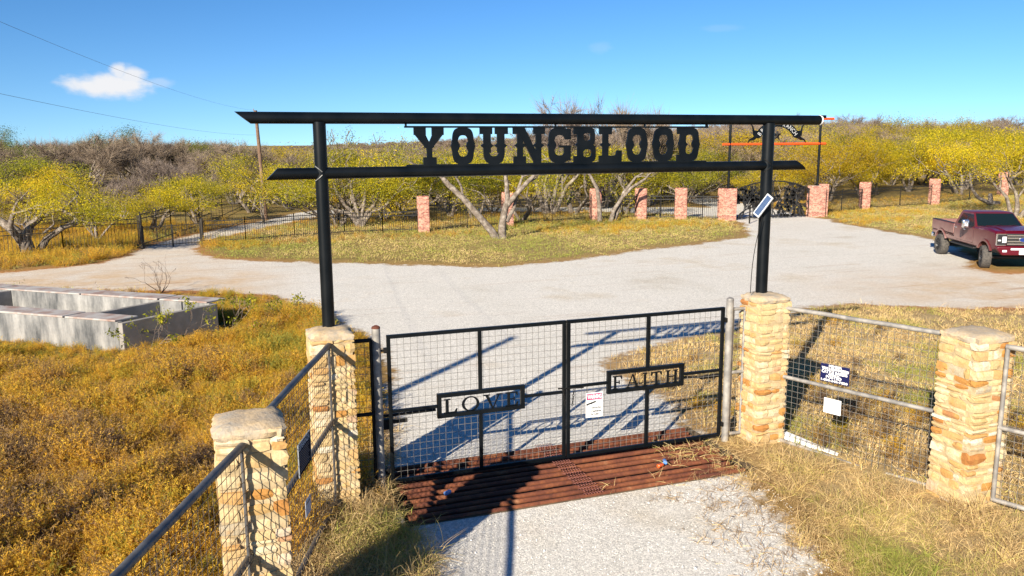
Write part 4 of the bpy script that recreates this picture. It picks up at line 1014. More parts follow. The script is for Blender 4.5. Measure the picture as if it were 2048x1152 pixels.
    for z, xa, xb, y in secs:
        for x, yy in ((xa, -y), (xb-0.10, -y), (xb, -y*0.72), (xb+0.02, 0), (xb, y*0.72), (xb-0.10, y), (xa, y)): mb.v.append((x, yy, z))
    for k in range(len(secs)-1):
        for j in range(7): mb.f.append((k*7+j, k*7+(j+1) % 7, (k+1)*7+(j+1) % 7, (k+1)*7+j))
    mb.f.append(tuple(28+j for j in range(7)))
    put(mb, 'cab', MP, smooth=True)
    # windscreen (three facets proud of the cab), side glass
    def fr_pt(u, v):     # u -1..1 across the front of the cab, v 0..1 up
        z = zb+0.035+(zt-0.075-zb-0.035)*v; q = (z-zb)/(zt-0.06-zb); Y = 0.965+(0.79-0.965)*q; xb = 1.16+(0.47-1.16)*q; au = abs(u)
        x = xb+0.02*(1-au/0.72) if au <= 0.72 else xb-0.10*(au-0.72)/0.28
        return (x+0.014, u*Y, z+0.010)
    mb = MB(); us = (-0.93, -0.72, -0.36, 0, 0.36, 0.72, 0.93)
    for i in range(6):
        u0, u1 = us[i], us[i+1]
        mb.quad(fr_pt(u0, 0), fr_pt(u1, 0), fr_pt(u1, 1), fr_pt(u0, 1))
    put(mb, 'windscreen', MG, smooth=True)
    for s in (-1, 1):
        def side(poly, name, mat, out=0.006, th=0.02):
            mb = MB(); o = 0; n = len(poly)
            for e in (out, out-th):
                for x, z in poly: mb.v.append((x, s*(yz(z)+e), z))
            mb.f = [tuple(range(n)), tuple(reversed(range(n, 2*n)))]+[(k, (k+1) % n, n+(k+1) % n, n+k) for k in range(n)]
            return put(mb, name, mat)
        side([(-0.80, 1.62), (-0.02, 1.62), (-0.02, 2.07), (-0.62, 2.07)], 'side_window', MG); side([(0.06, 1.62), (0.86, 1.62), (0.80, 1.72), (0.44, 2.07), (0.06, 2.07)], 'side_window', MG)
        side([(-0.02, 1.60), (0.06, 1.60), (0.06, 2.08), (-0.02, 2.08)], 'door_pillar', MK, 0.010)
        for x0, x1 in ((-0.92, -0.02), (0.0, 0.98)):
            dr = put(MB().prism([(x0, 0.92), (x1, 0.92), (x1, 1.55), (x0, 1.55)], XZ, *sorted((s*0.985, s*1.012))), 'door', MP, bev=0.018, seg=2)
            put(MB().box((x0+0.14, s*1.026, 1.42), (0.2, 0.03, 0.045)), 'handle', MC, dr, bev=0.01)
        put(MB().box((0.0, s*0.97, 0.73), (2.5, 0.2, 0.07)), 'running_board', MK, bev=0.02)
        mi = put(MB().box((0.86, s*1.30, 1.72), (0.15, 0.28, 0.36)), 'mirror', MC, bev=0.06, seg=3); put(MB().tube([(0.80, s*0.97, 1.60), (0.84, s*1.2, 1.63)], 0.035, 8), 'arm', MK, mi); put(MB().box((0.78, s*1.30, 1.72), (0.02, 0.22, 0.3)), 'glass', MG, mi)
        for cx in (fx, rx):
            fl = [(cx-math.cos(a)*(ar+0.05), az_+math.sin(a)*(ar+0.05)) for a in [rad(25+130*i/14) for i in range(15)]]; fi = [(cx-math.cos(a)*(ar-0.03), az_+math.sin(a)*(ar-0.03)) for a in [rad(25+130*i/14) for i in range(15)]]
            put(MB().ring(fl, fi, XZ, *sorted((s*0.96, s*1.045)), closed=False), 'fender_flare', MP, smooth=True)
        for cx, tw in ((fx, rad(-14)), (rx, 0)):
            c = Vector((cx, s*0.93, r)); wr = bpy.data.objects.new('wheel', None)
            Rw = Matrix.Rotation(tw, 3, 'Z')
            def cyl(prof, name, mat, par, n=32, lug=False):
                mb = MB(); o = 0
                for yy, ra in prof:
                    for k in range(n):
                        a = 2*math.pi*k/n; q = ra*(1+(0.018 if lug and k % 2 and ra > r*0.9 else 0)); p = c+Rw @ Vector((q*math.cos(a), s*yy, q*math.sin(a))); mb.v.append(tuple(p))
                for i in range(len(prof)-1):
                    for k in range(n): mb.f.append((i*n+k, i*n+(k+1) % n, (i+1)*n+(k+1) % n, (i+1)*n+k))
                return put(mb, name, mat, par, smooth=True)
            ty = cyl([(-0.17, 0.26), (-0.18, 0.36), (-0.165, 0.44), (-0.12, r), (0.12, r), (0.165, 0.44), (0.18, 0.36), (0.165, 0.27)], 'tyre', MT, None, 40, True); ty.name = 'wheel'
            cyl([(0.165, 0.27), (0.10, 0.25), (0.04, 0.22), (0.04, 0.05), (0.07, 0.0)], 'rim', MK, ty)
            mb = MB()
            for k in range(8):
                a = k*math.pi/4; ca, sa = math.cos(a), math.sin(a)
                P_ = lambda q, w, yy: tuple(c+Rw @ Vector((q*ca-w*sa, s*yy, q*sa+w*ca)))
                o = len(mb.v); mb.v += [P_(0.05, -0.03, 0.10), P_(0.05, 0.03, 0.10), P_(0.25, 0.022, 0.15), P_(0.25, -0.022, 0.15), P_(0.05, -0.03, 0.045), P_(0.05, 0.03, 0.045), P_(0.25, 0.022, 0.09), P_(0.25, -0.022, 0.09)]
                mb.f += [tuple(o+i for i in q) for q in ((0, 1, 2, 3), (4, 7, 6, 5), (0, 4, 5, 1), (1, 5, 6, 2), (2, 6, 7, 3), (3, 7, 4, 0))]
            put(mb, 'spokes', simple('dark_wheel', (0.05, 0.05, 0.052), None, rough=0.4, metal=0.5), ty)
    # front end
    YZ = lambda a, b, d: (d, a, b)
    g = put(MB().box((3.095, 0, 1.29), (0.06, 1.26, 0.48)), 'grille', MK, bev=0.02)
    for z in (1.12, 1.225, 1.355, 1.46): put(MB().box((3.135, 0, z), (0.035, 1.22, 0.05)), 'chrome_bar', MC, g)
    n = 20; put(MB().prism([(0.17*math.cos(6.283*k/n), 1.29+0.085*math.sin(6.283*k/n)) for k in range(n)], YZ, 3.14, 3.165), 'oval_badge', simple('badge_blue', (0.01, 0.03, 0.16), None, rough=0.3), g)
    put(MB().ring([(0.185*math.cos(6.283*k/n), 1.29+0.10*math.sin(6.283*k/n)) for k in range(n)], [(0.165*math.cos(6.283*k/n), 1.29+0.08*math.sin(6.283*k/n)) for k in range(n)], YZ, 3.135, 3.17), 'badge_rim', MC, g)
    for s in (-1, 1):
        h = put(MB().box((3.05, s*0.81, 1.29), (0.12, 0.35, 0.46)), 'headlight', MK, bev=0.03)
        put(MB().box((3.11, s*0.71, 1.29), (0.03, 0.15, 0.24)), 'lens', ML, h); put(MB().box((3.10, s*0.89, 1.26), (0.03, 0.11, 0.05)), 'lens', ML, h)
        for z in (1.07, 1.51): put(MB().box((3.10, s*0.82, z), (0.05, 0.34, 0.025)), 'chrome_trim', MC, h)
        put(MB().box((3.08, s*0.985, 1.29), (0.06, 0.025, 0.44)), 'chrome_trim', MC, h)
    bmp = put(MB().prism([(-1.0, 0.92), (-0.8, 0.68), (0.8, 0.68), (1.0, 0.92), (1.0, 1.02), (-1.0, 1.02)], YZ, 3.0, 3.24), 'front_bumper', MP, bev=0.03)
    put(MB().box((3.25, 0, 0.93), (0.03, 1.0, 0.07)), 'light_bar', ML, bmp); pl_ = put(MB().box((3.255, 0, 0.80), (0.02, 0.36, 0.17)), 'licence_plate', M_WHITE, bmp)
    for s in (-1, 1): put(MB().box((3.22, s*0.72, 0.85), (0.05, 0.16, 0.08)), 'fog_lamp', ML, bmp)
    put(MB().box((0, 0, 0.72), (5.6, 0.9, 0.2)), 'chassis', MK); put(MB().tube([(fx, -0.8, r), (fx, 0.8, r)], 0.07, 8), 'axle', MK); put(MB().tube([(rx, -0.8, r), (rx, 0.8, r)], 0.09, 8), 'axle', MK)
    # interior seats seen through the glass are dark; seat backs
    rotz = math.atan2(d.y, d.x); t.rotation_euler = (0, 0, rotz); t.scale = (SC, SC, SC)
    # front right tyre contact (x=fx, y=-0.93) at ph
    off = Vector((fx*SC, -0.93*SC, 0)); off = Matrix.Rotation(rotz, 3, 'Z') @ off
    t.location = (ph.x-off.x, ph.y-off.y, 0.0)
truck()
# ================================================================== vegetation
def leaf_mat(name, stops, trans=0.35, inst=False):
    m, nt, b = newmat(name)
    oi = nt.nodes.new('ShaderNodeObjectInfo'); a = nt.nodes.new('ShaderNodeAttribute'); a.attribute_name = 'var'
    if inst:
        t = nt.nodes.new('ShaderNodeAttribute'); t.attribute_type = 'INSTANCER'; t.attribute_name = 'tone'; base = t.outputs['Fac']; k = 0.16
    else:
        sc = nt.nodes.new('ShaderNodeSeparateColor'); nt.links.new(oi.outputs['Color'], sc.inputs[0]); base = sc.outputs[0]; k = 0.0
    f = math_(nt, 'ADD', base, math_(nt, 'MULTIPLY', math_(nt, 'SUBTRACT', a.outputs['Fac'], 0.5), 0.42))
    if k: f = math_(nt, 'ADD', f, math_(nt, 'MULTIPLY', math_(nt, 'SUBTRACT', oi.outputs['Random'], 0.5), k*2))
    c = ramp(nt, f, stops)
    v = N(nt, 'ShaderNodeHueSaturation'); nt.links.new(c, v.inputs['Color']); 
    vv = math_(nt, 'ADD', 0.66, math_(nt, 'MULTIPLY', a.outputs['Fac'], 0.68))
    if not inst: vv = math_(nt, 'MULTIPLY', vv, sc.outputs[1])
    nt.links.new(vv, v.inputs['Value'])
    nt.links.new(v.outputs[0], b.inputs['Base Color']); b.inputs['Roughness'].default_value = 0.7; b.inputs['Specular IOR Level'].default_value = 0.2
    tr = nt.nodes.new('ShaderNodeBsdfTranslucent'); nt.links.new(v.outputs[0], tr.inputs['Color'])
    mx = nt.nodes.new('ShaderNodeMixShader'); mx.inputs[0].default_value = trans
    out = [n for n in nt.nodes if n.type == 'OUTPUT_MATERIAL'][0]
    nt.links.new(b.outputs[0], mx.inputs[1]); nt.links.new(tr.outputs[0], mx.inputs[2]); nt.links.new(mx.outputs[0], out.inputs['Surface'])
    return m
M_LEAF = leaf_mat('mesquite_leaf', [(0.0, (0.085, 0.115, 0.022)), (0.3, (0.33, 0.34, 0.03)), (0.55, (0.62, 0.50, 0.026)), (0.8, (0.72, 0.52, 0.022)), (1.0, (0.50, 0.31, 0.06))], 0.64)
M_WEED = leaf_mat('broomweed_sprays', [(0.0, (0.12, 0.08, 0.06)), (0.25, (0.33, 0.22, 0.12)), (0.45, (0.50, 0.31, 0.08)), (0.62, (0.68, 0.395, 0.045)), (0.8, (0.66, 0.44, 0.045)), (1.0, (0.27, 0.275, 0.055))], 0.5, True)
M_DRY = leaf_mat('dry_grass_blades', [(0.0, (0.26, 0.17, 0.09)), (0.3, (0.54, 0.37, 0.17)), (0.6, (0.68, 0.50, 0.25)), (0.8, (0.46, 0.38, 0.11)), (1.0, (0.27, 0.30, 0.055))], 0.3, True)
def bark_mat():
    m, nt, b = newmat('grey_bark')
    g = nt.nodes.new('ShaderNodeTexCoord').outputs['Object']; oi = nt.nodes.new('ShaderNodeObjectInfo')
    f = noise(nt, g, 5, 6, 0.65); f2 = noise(nt, g, 30, 4)
    c = ramp(nt, f, [(0.3, (0.085, 0.066, 0.052)), (0.5, (0.20, 0.165, 0.135)), (0.7, (0.38, 0.335, 0.285))])
    c = mixc(nt, 0.6, c, ramp(nt, f2, [(0.3, 0.5), (0.7, 1.1)]), 'MULTIPLY')
    nt.links.new(c, b.inputs['Base Color']); b.inputs['Roughness'].default_value = 0.95; b.inputs['Specular IOR Level'].default_value = 0.1; bump(nt, b, f2, 0.5, 0.02); return m
M_BARK = bark_mat()
def twig_mat():
    m, nt, b = newmat('bare_twigs')
    oi = nt.nodes.new('ShaderNodeObjectInfo'); g = nt.nodes.new('ShaderNodeTexCoord').outputs['Object']
    f = noise(nt, g, 1.6, 4)
    c = mixc(nt, oi.outputs['Random'], ramp(nt, f, [(0.35, (0.11, 0.085, 0.075)), (0.65, (0.25, 0.20, 0.17))]), ramp(nt, f, [(0.35, (0.15, 0.11, 0.075)), (0.65, (0.30, 0.235, 0.17))]))
    nt.links.new(c, b.inputs['Base Color']); b.inputs['Roughness'].default_value = 0.95; b.inputs['Specular IOR Level'].default_value = 0.1; return m
M_TWIG = twig_mat()

def grow(rg, starts, maxlev, wig=0.20, upb=0.03, kids=(2, 3), shrink=(0.62, 0.85), spread=(22, 55), flat=0.0):
    segs, tips = [], []
    def limb(p, d, L, r, lev):
        n = 4; pts, rs = [p], [r]
        for i in range(n):
            d = (d+Vector((rg.gauss(0, wig), rg.gauss(0, wig), rg.gauss(0, wig)+upb-flat*d.z*0.3))).normalized(); p = p+d*(L/n); pts.append(p); rs.append(max(0.005, r*(1-0.38*(i+1)/n)))
        segs.append((pts, rs, lev)); cont(pts, d, L, rs[-1], lev)
    def cont(pts, d, L, r, lev):
        if lev >= maxlev:
            tips.append((pts[-1], d)); tips.append((pts[2], d)); return
        for j in range(rg.choice(kids)):
            ax = d.orthogonal().normalized(); ax.rotate(Matrix.Rotation(rg.uniform(0, 6.28), 3, d))
            nd = Matrix.Rotation(rad(rg.uniform(*spread)), 3, ax) @ d
            if nd.z < -0.25: nd.z *= -0.4
            limb(pts[-1] if j < 2 else pts[len(pts)//2], nd.normalized(), L*rg.uniform(*shrink), r*rg.uniform(0.6, 0.85), lev+1)
    for s in starts:
        pts, rs, L, lev = s
        segs.append((pts, rs, lev)); cont(pts, (pts[-1]-pts[-2]).normalized(), L, rs[-1], lev)
    return segs, tips
def tube_arrays(segs, sides=(9, 7, 6, 5, 4, 3, 3)):
    mb = MB()
    for pts, rs, lev in segs: mb.tube(pts, rs, sides[min(lev, 6)], False)
    return mb
def leaves(rg, tips, per, sig, lsize, skip=0.1, var_lo=0.0):
    r = np.random.default_rng(rg.randrange(10**6)); V, A = [], []
    for p, d in tips:
        if rg.random() < skip: continue
        n = int(per*rg.uniform(0.6, 1.4)); tv = rg.uniform(0.1, 0.9)
        c = np.array(p)+r.normal(0, 1, (n, 3))*np.array(sig)
        a = r.normal(0, 1, (n, 3)); a[:, 2] -= 0.35; a /= np.linalg.norm(a, axis=1)[:, None]
        b = np.cross(a, r.normal(0, 1, (n, 3))); b /= np.linalg.norm(b, axis=1)[:, None]+1e-9
        L = lsize*r.uniform(0.6, 1.4, n)[:, None]; w = L*r.uniform(0.15, 0.26, n)[:, None]
        q = np.stack([c-b*w*.5, c+a*L*.5-b*w, c+a*L, c+a*L*.5+b*w], 1); V.append(q.reshape(-1, 3))
        A.append(np.repeat(np.clip(tv+r.normal(0, .07, n), 0, 1), 4))
    V = np.concatenate(V); A = np.concatenate(A)
    return V, np.arange(len(V)).reshape(-1, 4), A
def stems_std(rg, n, H, lean):
    st = []
    for k in range(n):
        a = rg.uniform(0, 6.28) if n == 1 else 6.28*k/n+rg.uniform(-.5, .5)
        l = rg.uniform(*lean); p = Vector((math.cos(a)*0.06, math.sin(a)*0.06, -0.15)); d = Vector((math.cos(a)*l, math.sin(a)*l, 1)).normalized()
        pts = [p]; L = H*rg.uniform(0.24, 0.36); rs = []; r0 = rg.uniform(0.075, 0.135)
        for i in range(5): d = (d+Vector((rg.gauss(0, .16), rg.gauss(0, .16), 0))).normalized(); pts.append(pts[-1]+d*L/5)
        rs = [r0*(1-.4*i/5) for i in range(6)]
        st.append((pts, rs, H*rg.uniform(0.26, 0.34), 0))
    return st
def mesquite(seed, H=5.0, n=3, lean=(0.25, 0.9), per=46, sig=(0.36, 0.36, 0.20), lsize=0.078, starts=None, maxlev=4, skip=0.34, flat=0.15, kids=(2, 3), rmin=0.0):
    rg = random.Random(seed)
    segs, tips = grow(rg, starts or stems_std(rg, n, H, lean), maxlev, wig=0.22, upb=0.06, flat=flat, kids=kids)
    segs = [(p, [max(q, rmin) for q in r], l) for p, r, l in segs]
    tb = tube_arrays(segs); V, F, A = leaves(rg, tips, per, sig, lsize, skip)
    tm = tb.mesh('trunk', M_BARK); tm.polygons.foreach_set('use_smooth', [True]*len(tm.polygons))
    return tm, np_mesh('crown', V, F, M_LEAF, dict(var=A)), V[:, 2].max()
def bare(seed, H=5.5, n=4, maxlev=5, lean=(0.1, 0.7), upb=0.10):
    rg = random.Random(seed); segs, tips = grow(rg, stems_std(rg, n, H*0.8, lean), maxlev, wig=0.16, upb=upb, kids=(2, 2, 3), shrink=(0.62, 0.82), spread=(14, 42))
    tr = tube_arrays([s for s in segs if s[2] <= 2]); r = np.random.default_rng(seed)
    # twigs: slim tapering triangles along the last levels
    T = []
    for pts, rs, lev in segs:
        if lev <= 2: continue
        for i in range(len(pts)-1):
            a, b = np.array(pts[i]), np.array(pts[i+1]); w = max(0.007, rs[i]); s = np.cross(b-a, r.normal(0, 1, 3)); s /= np.linalg.norm(s)+1e-9
            T += [a-s*w, b-s*w*.8, b+s*w*.8, a+s*w]
            if lev >= 4:
                for k in range(3):
                    d = (b-a)/np.linalg.norm(b-a)+r.normal(0, .55, 3); L = r.uniform(.18, .45); e = a+(b-a)*r.random(); s2 = np.cross(d, r.normal(0, 1, 3)); s2 /= np.linalg.norm(s2)+1e-9
                    T += [e-s2*.006, e+d*L*.5-s2*.005, e+d*L, e+s2*.006]
    V = np.array(T); tm = tr.mesh('trunk', M_BARK); tm.polygons.foreach_set('use_smooth', [True]*len(tm.polygons))
    return tm, np_mesh('branches', V, np.arange(len(V)).reshape(-1, 4), M_TWIG), V[:, 2].max()
LEAFY = [mesquite(11+i, 5.0, n, lean, per) for i, (n, lean, per) in enumerate(((3, (.3, .9), 92), (2, (.2, .7), 105), (4, (.4, 1.1), 70), (3, (.2, .6), 96), (2, (.5, 1.0), 78), (3, (.3, .8), 46)))]
BARE = [bare(41+i, 5.5, n) for i, n in enumerate((4, 5, 3, 4))]
def put_tree(proto, x, y, h, rz, hue, name, label, group, sx=1.0):
    tm, cm, ph = proto; s = h/ph; g = gz(x, y)
    t = thing(name, label, 'tree', (x, y, g), group); t.rotation_euler = (0, 0, rz); t.scale = (s*sx, s*sx, s)
    o = bpy.data.objects.new('trunk', tm); COL.objects.link(o); o.parent = t
    c = bpy.data.objects.new('crown' if cm.materials[0] == M_LEAF else 'twigs', cm); COL.objects.link(c); c.parent = t; c.color = (hue, rgv.uniform(0.8, 1.25), 0, 1)
    return t
rg = random.Random(77); rgv = random.Random(5)
CR = Vector((math.cos(YAW), -math.sin(YAW), 0))       # picture right, used only to lay out the leaning trunks
def st(pts, rs, L, lev=0): return ([CR*a+Vector((0, b*0.6, z)) if False else Vector((CR.x*a-CR.y*b, CR.y*a+CR.x*b, z)) for a, b, z in pts], rs, L, lev)
# the trees one can single out
twisted = mesquite(3, starts=[st([(-.05, 0, -.2), (-.45, -.1, .45), (-1.2, -.2, 1.35), (-1.9, -.1, 2.15), (-2.7, 0, 2.9), (-3.2, .1, 3.5)], [.24, .21, .18, .16, .15, .11], 1.35, 1),
                               st([(-1.9, -.1, 2.15), (-2.0, 0, 2.8), (-2.35, .1, 3.4)], [.07, .06, .05], 1.2, 2),
                               st([(.12, .05, -.2), (.14, .1, .6), (.2, .1, 1.3), (.42, .1, 2.0)], [.26, .22, .19, .17], .6, 1) if False else st([(.12, .05, -.2), (.12, .1, .6), (.22, .1, 1.3), (.42, .1, 2.0), (.38, .2, 2.8), (.30, .2, 3.5)], [.26, .21, .18, .16, .12, .10], 1.3, 1),
                               st([(.40, .1, 1.75), (.85, 0, 2.3), (1.35, -.1, 2.85), (1.8, -.1, 3.3)], [.15, .14, .12, .10], 1.25, 1),
                               st([(.35, .1, .9), (.75, .3, 1.6), (.95, .5, 2.5), (1.2, .7, 3.2)], [.14, .11, .09, .07], 1.2, 2)], maxlev=4, per=52, sig=(.46, .46, .26), skip=.25, lsize=.085)
put_tree(twisted, 9.43, 31.3, 6.2, 0, 0.34, 'mesquite_tree', 'twisted mesquite with one trunk leaning left, on the grass before the iron fence', None)
leanl = mesquite(8, starts=[st([(.15, 0, -.2), (0, 0, .7), (-.45, 0, 1.4), (-1.1, .1, 1.9), (-1.7, .2, 2.3)], [.38, .33, .27, .2, .16], 1.3, 1), st([(.0, 0, .9), (.3, .1, 1.7), (.9, .2, 2.2), (1.8, .2, 2.5)], [.24, .19, .16, .12], 1.5, 1),
                               st([(.2, .4, -.1), (.8, .5, .9), (1.6, .6, 1.5), (2.6, .7, 1.9)], [.2, .17, .14, .11], 1.4, 1), st([(-.1, -.2, .8), (-.2, -.7, 1.7), (.2, -1.0, 2.4)], [.18, .14, .1], 1.2, 1)], maxlev=4, per=115, sig=(.48, .48, .24), lsize=.085, skip=.14)
put_tree(leanl, -14.2, 33.2, 4.5, 0, 0.47, 'mesquite_tree', 'spreading mesquite with a dark leaning trunk at the left edge beside the dark fence', None, 1.15)
lb = mesquite(21, starts=[st([(-.3, 0, -.1), (-.1, 0, .7), (.35, 0, 1.4), (.9, 0, 2.0), (1.7, 0, 2.5)], [.15, .13, .11, .09, .07], 1.0, 1), st([(-.1, .2, -.1), (.2, .2, .8), (.5, .3, 1.7), (1.2, .3, 2.6)], [.13, .11, .1, .07], 1.0, 1), st([(-.9, 0, -.1), (-.95, 0, 1.0), (-1.1, 0, 2.0), (-1.6, .1, 2.9)], [.16, .13, .11, .08], 1.1, 1)], maxlev=4, per=10, sig=(.4, .4, .3), skip=.45)
put_tree(lb, 19.9, 37.9, 5.2, 0, 0.4, 'mesquite_tree', 'leaning bare branched tree in front of the brick piers, nearly leafless', None)
many = mesquite(5, starts=[st([(0, 0, -.1), (a*.4, .1*k, .8), (a, .1*k, h*.6), (a*1.5, .1, h)], [.15, .12, .1, .07], 1.2, 1) for k, (a, h) in enumerate(((-1.5, 1.7), (-.9, 2.2), (-.35, 2.7), (.25, 2.3), (.8, 2.1), (1.4, 1.9)))], maxlev=4, per=55, sig=(.42, .42, .25), skip=.3)
put_tree(many, 3.2, 41.2, 5.6, 0, 0.40, 'mesquite_tree', 'many-stemmed mesquite fanning out behind the low iron fence', None)
for x, y, h, rz, hue, k, lb_ in ((45.6, 29.0, 6.6, 1.0, 0.5, 3, 'yellow mesquite standing behind the pickup at the right edge'), (60.5, 47.2, 6.6, 2.0, 0.58, 0, 'tall yellow mesquite behind the far right brick pier'),
                             (23.5, 43.5, 5.6, 0.4, 0.42, 3, 'green-yellow mesquite behind the leaning bare branched tree'), (-2.6, 47.2, 4.3, 1.2, 0.62, 1, 'bright yellow tree in front of the far utility pole'), (14.5, 41.5, 5.4, 2.2, 0.38, 4, 'green drooping mesquite behind the fence between the twisted tree and the bare tree')):
    put_tree(LEAFY[k], x, y, h, rz, hue, 'mesquite_tree', lb_, None, 1.1)
tag(MB().tube([(52.5, 36.8, -.1), (52.3, 36.7, .7), (52.45, 36.9, 1.1)], [.22, .19, .15], 9).build('tree_stump', M_BARK, None, True), 'short dead stump before the iron fence behind the pickup', 'stump')
fb = MB().tube([(49.5, 36.4, 2.9), (49.9, 36.4, 1.6), (50.6, 36.4, .9), (52.0, 36.6, .45), (53.2, 36.7, .35)], [.06, .1, .13, .17, .2], 8).build('fallen_trunk', M_BARK, None, True); tag(fb, 'pale fallen trunk lying bent before the iron fence behind the pickup', 'log')
# thicket behind the fences
def inview(x, y, ml=1.0, mr=1.0):
    a = math.degrees(math.atan2(x-CAM.x, y-CAM.y)); return -14.5-ml < a < 52.5+mr
BLOCK = [(-2.5, 38, -8.6, 37, 2.2)]
def on_drive(x, y):
    return float(poly_sd(np.array([x]), np.array([y]), YARD)[0]) > (-2.4 if x < 3 else -1.0)
leaf_trees = []
def try_tree(x, y, dmin):
    if not inview(x, y) or on_drive(x, y): return False
    for a, b in leaf_trees:
        if (a-x)**2+(b-y)**2 < dmin*dmin: return False
    leaf_trees.append((x, y)); return True
def fence_y(x): return np.interp(x, [-20, -9, 0, 10, 28, 34, 42, 60, 80], [38, 40.5, 41.0, 43.5, 45, 46, 46.5, 49, 53])
ORD = ['first', 'second', 'third', 'fourth', 'fifth', 'sixth', 'seventh', 'eighth', 'ninth', 'tenth', 'eleventh', 'twelfth', 'thirteenth', 'fourteenth', 'fifteenth', 'sixteenth', 'seventeenth', 'eighteenth', 'nineteenth', 'twentieth']
ZONES = [(-99, -9.5, 'the dark fence at the left'), (-9.5, 6.3, 'the low iron fence'), (6.3, 27.0, 'the brick fence left of the far gate'), (27.0, 35.5, 'the far gate'), (35.5, 99, 'the fence right of the far gate')]
recs = []
for row in range(3600):
    depth = rg.uniform(0, 25); x = rg.uniform(-22, 92); y = fence_y(x)+depth
    if x < -3 and depth > 17: continue
    if not try_tree(x, y, 3.3+depth*0.05): continue
    right = x > 34
    bare_p = (0.16 if x > -3 else 0.30)+0.40*max(0, depth-12)/10
    if right: h = rg.uniform(4.2, 7.0)
    elif x < -2: h = rg.uniform(3.0, 4.2) if depth < 9 else rg.uniform(3.8, 5.0)
    else: h = rg.uniform(3.7, 6.1)
    isb = rg.random() < bare_p
    hue = rg.gauss(0.58, 0.17) if right else rg.gauss(0.46, 0.20)
    if x < -2: hue = rg.gauss(0.52, 0.10)
    recs.append([x, y, depth, h, isb, min(max(hue, .12), .95)])
    if len(recs) > 210: break
for zi, (a_, b_, zl) in enumerate(ZONES):
    for isb in (False, True):
        fr = sorted([q for q in recs if a_ <= q[0] < b_ and q[4] == isb and q[2] < (5.5 if not isb else 7)], key=lambda q: math.atan2(q[0]-CAM.x, q[1]-CAM.y))
        for k, q in enumerate(fr): q.append((ORD[k], zl))
for q in recs:
    x, y, depth, h, isb, hue = q[:6]; zl = next(z for a_, b_, z in ZONES if a_ <= x < b_)
    if isb:
        lbl = '%s bare tree from the left close behind %s' % q[6] if len(q) > 6 else 'grey leafless tree deep behind '+zl
        put_tree(rg.choice(BARE), x, y, h*0.95, rg.uniform(0, 6.28), 0, 'bare_tree', lbl, 'bare trees behind '+zl, 1.1)
    else:
        lbl = '%s mesquite from the left close behind %s' % q[6] if len(q) > 6 else 'yellow-green mesquite in the thicket behind '+zl
        put_tree(rg.choice(LEAFY), x, y, h, rg.uniform(0, 6.28), hue, 'mesquite_tree', lbl, 'mesquites behind '+zl, rg.uniform(1.05, 1.45))
nb = 0
for row in range(1600):
    y = rg.uniform(54, 96); x = rg.uniform(-34, 118)
    if x > 0 and y < 64: continue
    if 2 < x < 38 and rg.random() < .8: continue
    if x >= 38 and rg.random() < .35: continue
    if not try_tree(x, y, 3.2): continue
    zl = 'on the rise above the left drive' if x < 8 else ('on the rise behind the name letters' if x < 42 else 'along the top of the right hand slope')
    if x < 2 and rg.random() < .16:
        put_tree(LEAFY[5], x, y, rg.uniform(4.0, 5.6), rg.uniform(0, 6.28), .16, 'olive_tree', 'olive green half bare tree among the grey brush '+zl, 'olive trees '+zl, 1.2); nb += 1; continue
    put_tree(rg.choice(BARE), x, y, rg.uniform(3.8, 6.2) if x < 2 else (rg.uniform(3.5, 4.6) if x < 42 else rg.uniform(4.6, 6.8)), rg.uniform(0, 6.28), 0, 'bare_tree', 'grey leafless tree in the brush '+zl, 'bare trees '+zl, rg.uniform(1.1, 1.5)); nb += 1
    if nb > 125: break
for x, y, h, hue, lb_ in ((-24, 74, 6.6, 0.02, 'dark green tree at the left end of the bare ridge'), (-14, 78, 6.8, 0.05, 'dark green tree on the bare ridge above the left drive gate')):
    put_tree(LEAFY[3], x, y, h, 1.0, hue, 'green_tree', lb_, None)
airy = [mesquite(61+i, 5.0, 3, (.1, .5), 16, sig=(.16, .16, .16), skip=.2, flat=0.0, rmin=.016) for i in range(2)]
put_tree(airy[1], 2.2, 44.5, 6.7, 2.0, .22, 'mesquite_tree', 'thin green tree with a sparse top against the sky beside the left gateway post', None, 0.9)
put_tree(airy[0], 5.6, 45.5, 6.3, .7, .25, 'mesquite_tree', 'thin green tree with a sparse top against the sky left of the letter Y', None, 0.9)
for i, (x, y, h) in enumerate(((18.4, 46, 9.3), (27.5, 49, 9.8), (30, 51, 9.7), (24.8, 50, 9.6))):
    put_tree(BARE[(i+1) % 4], x, y, h, i*1.3, 0.2, 'bare_tree', ('tall thin-topped tree rising above the gateway beam over the first letters', 'bare treetop above the gateway beam over the letter L', 'bare treetop above the gateway beam, rightmost of the tall ones', 'bare treetop above the gateway beam between its tall neighbours')[i], None, 0.8)

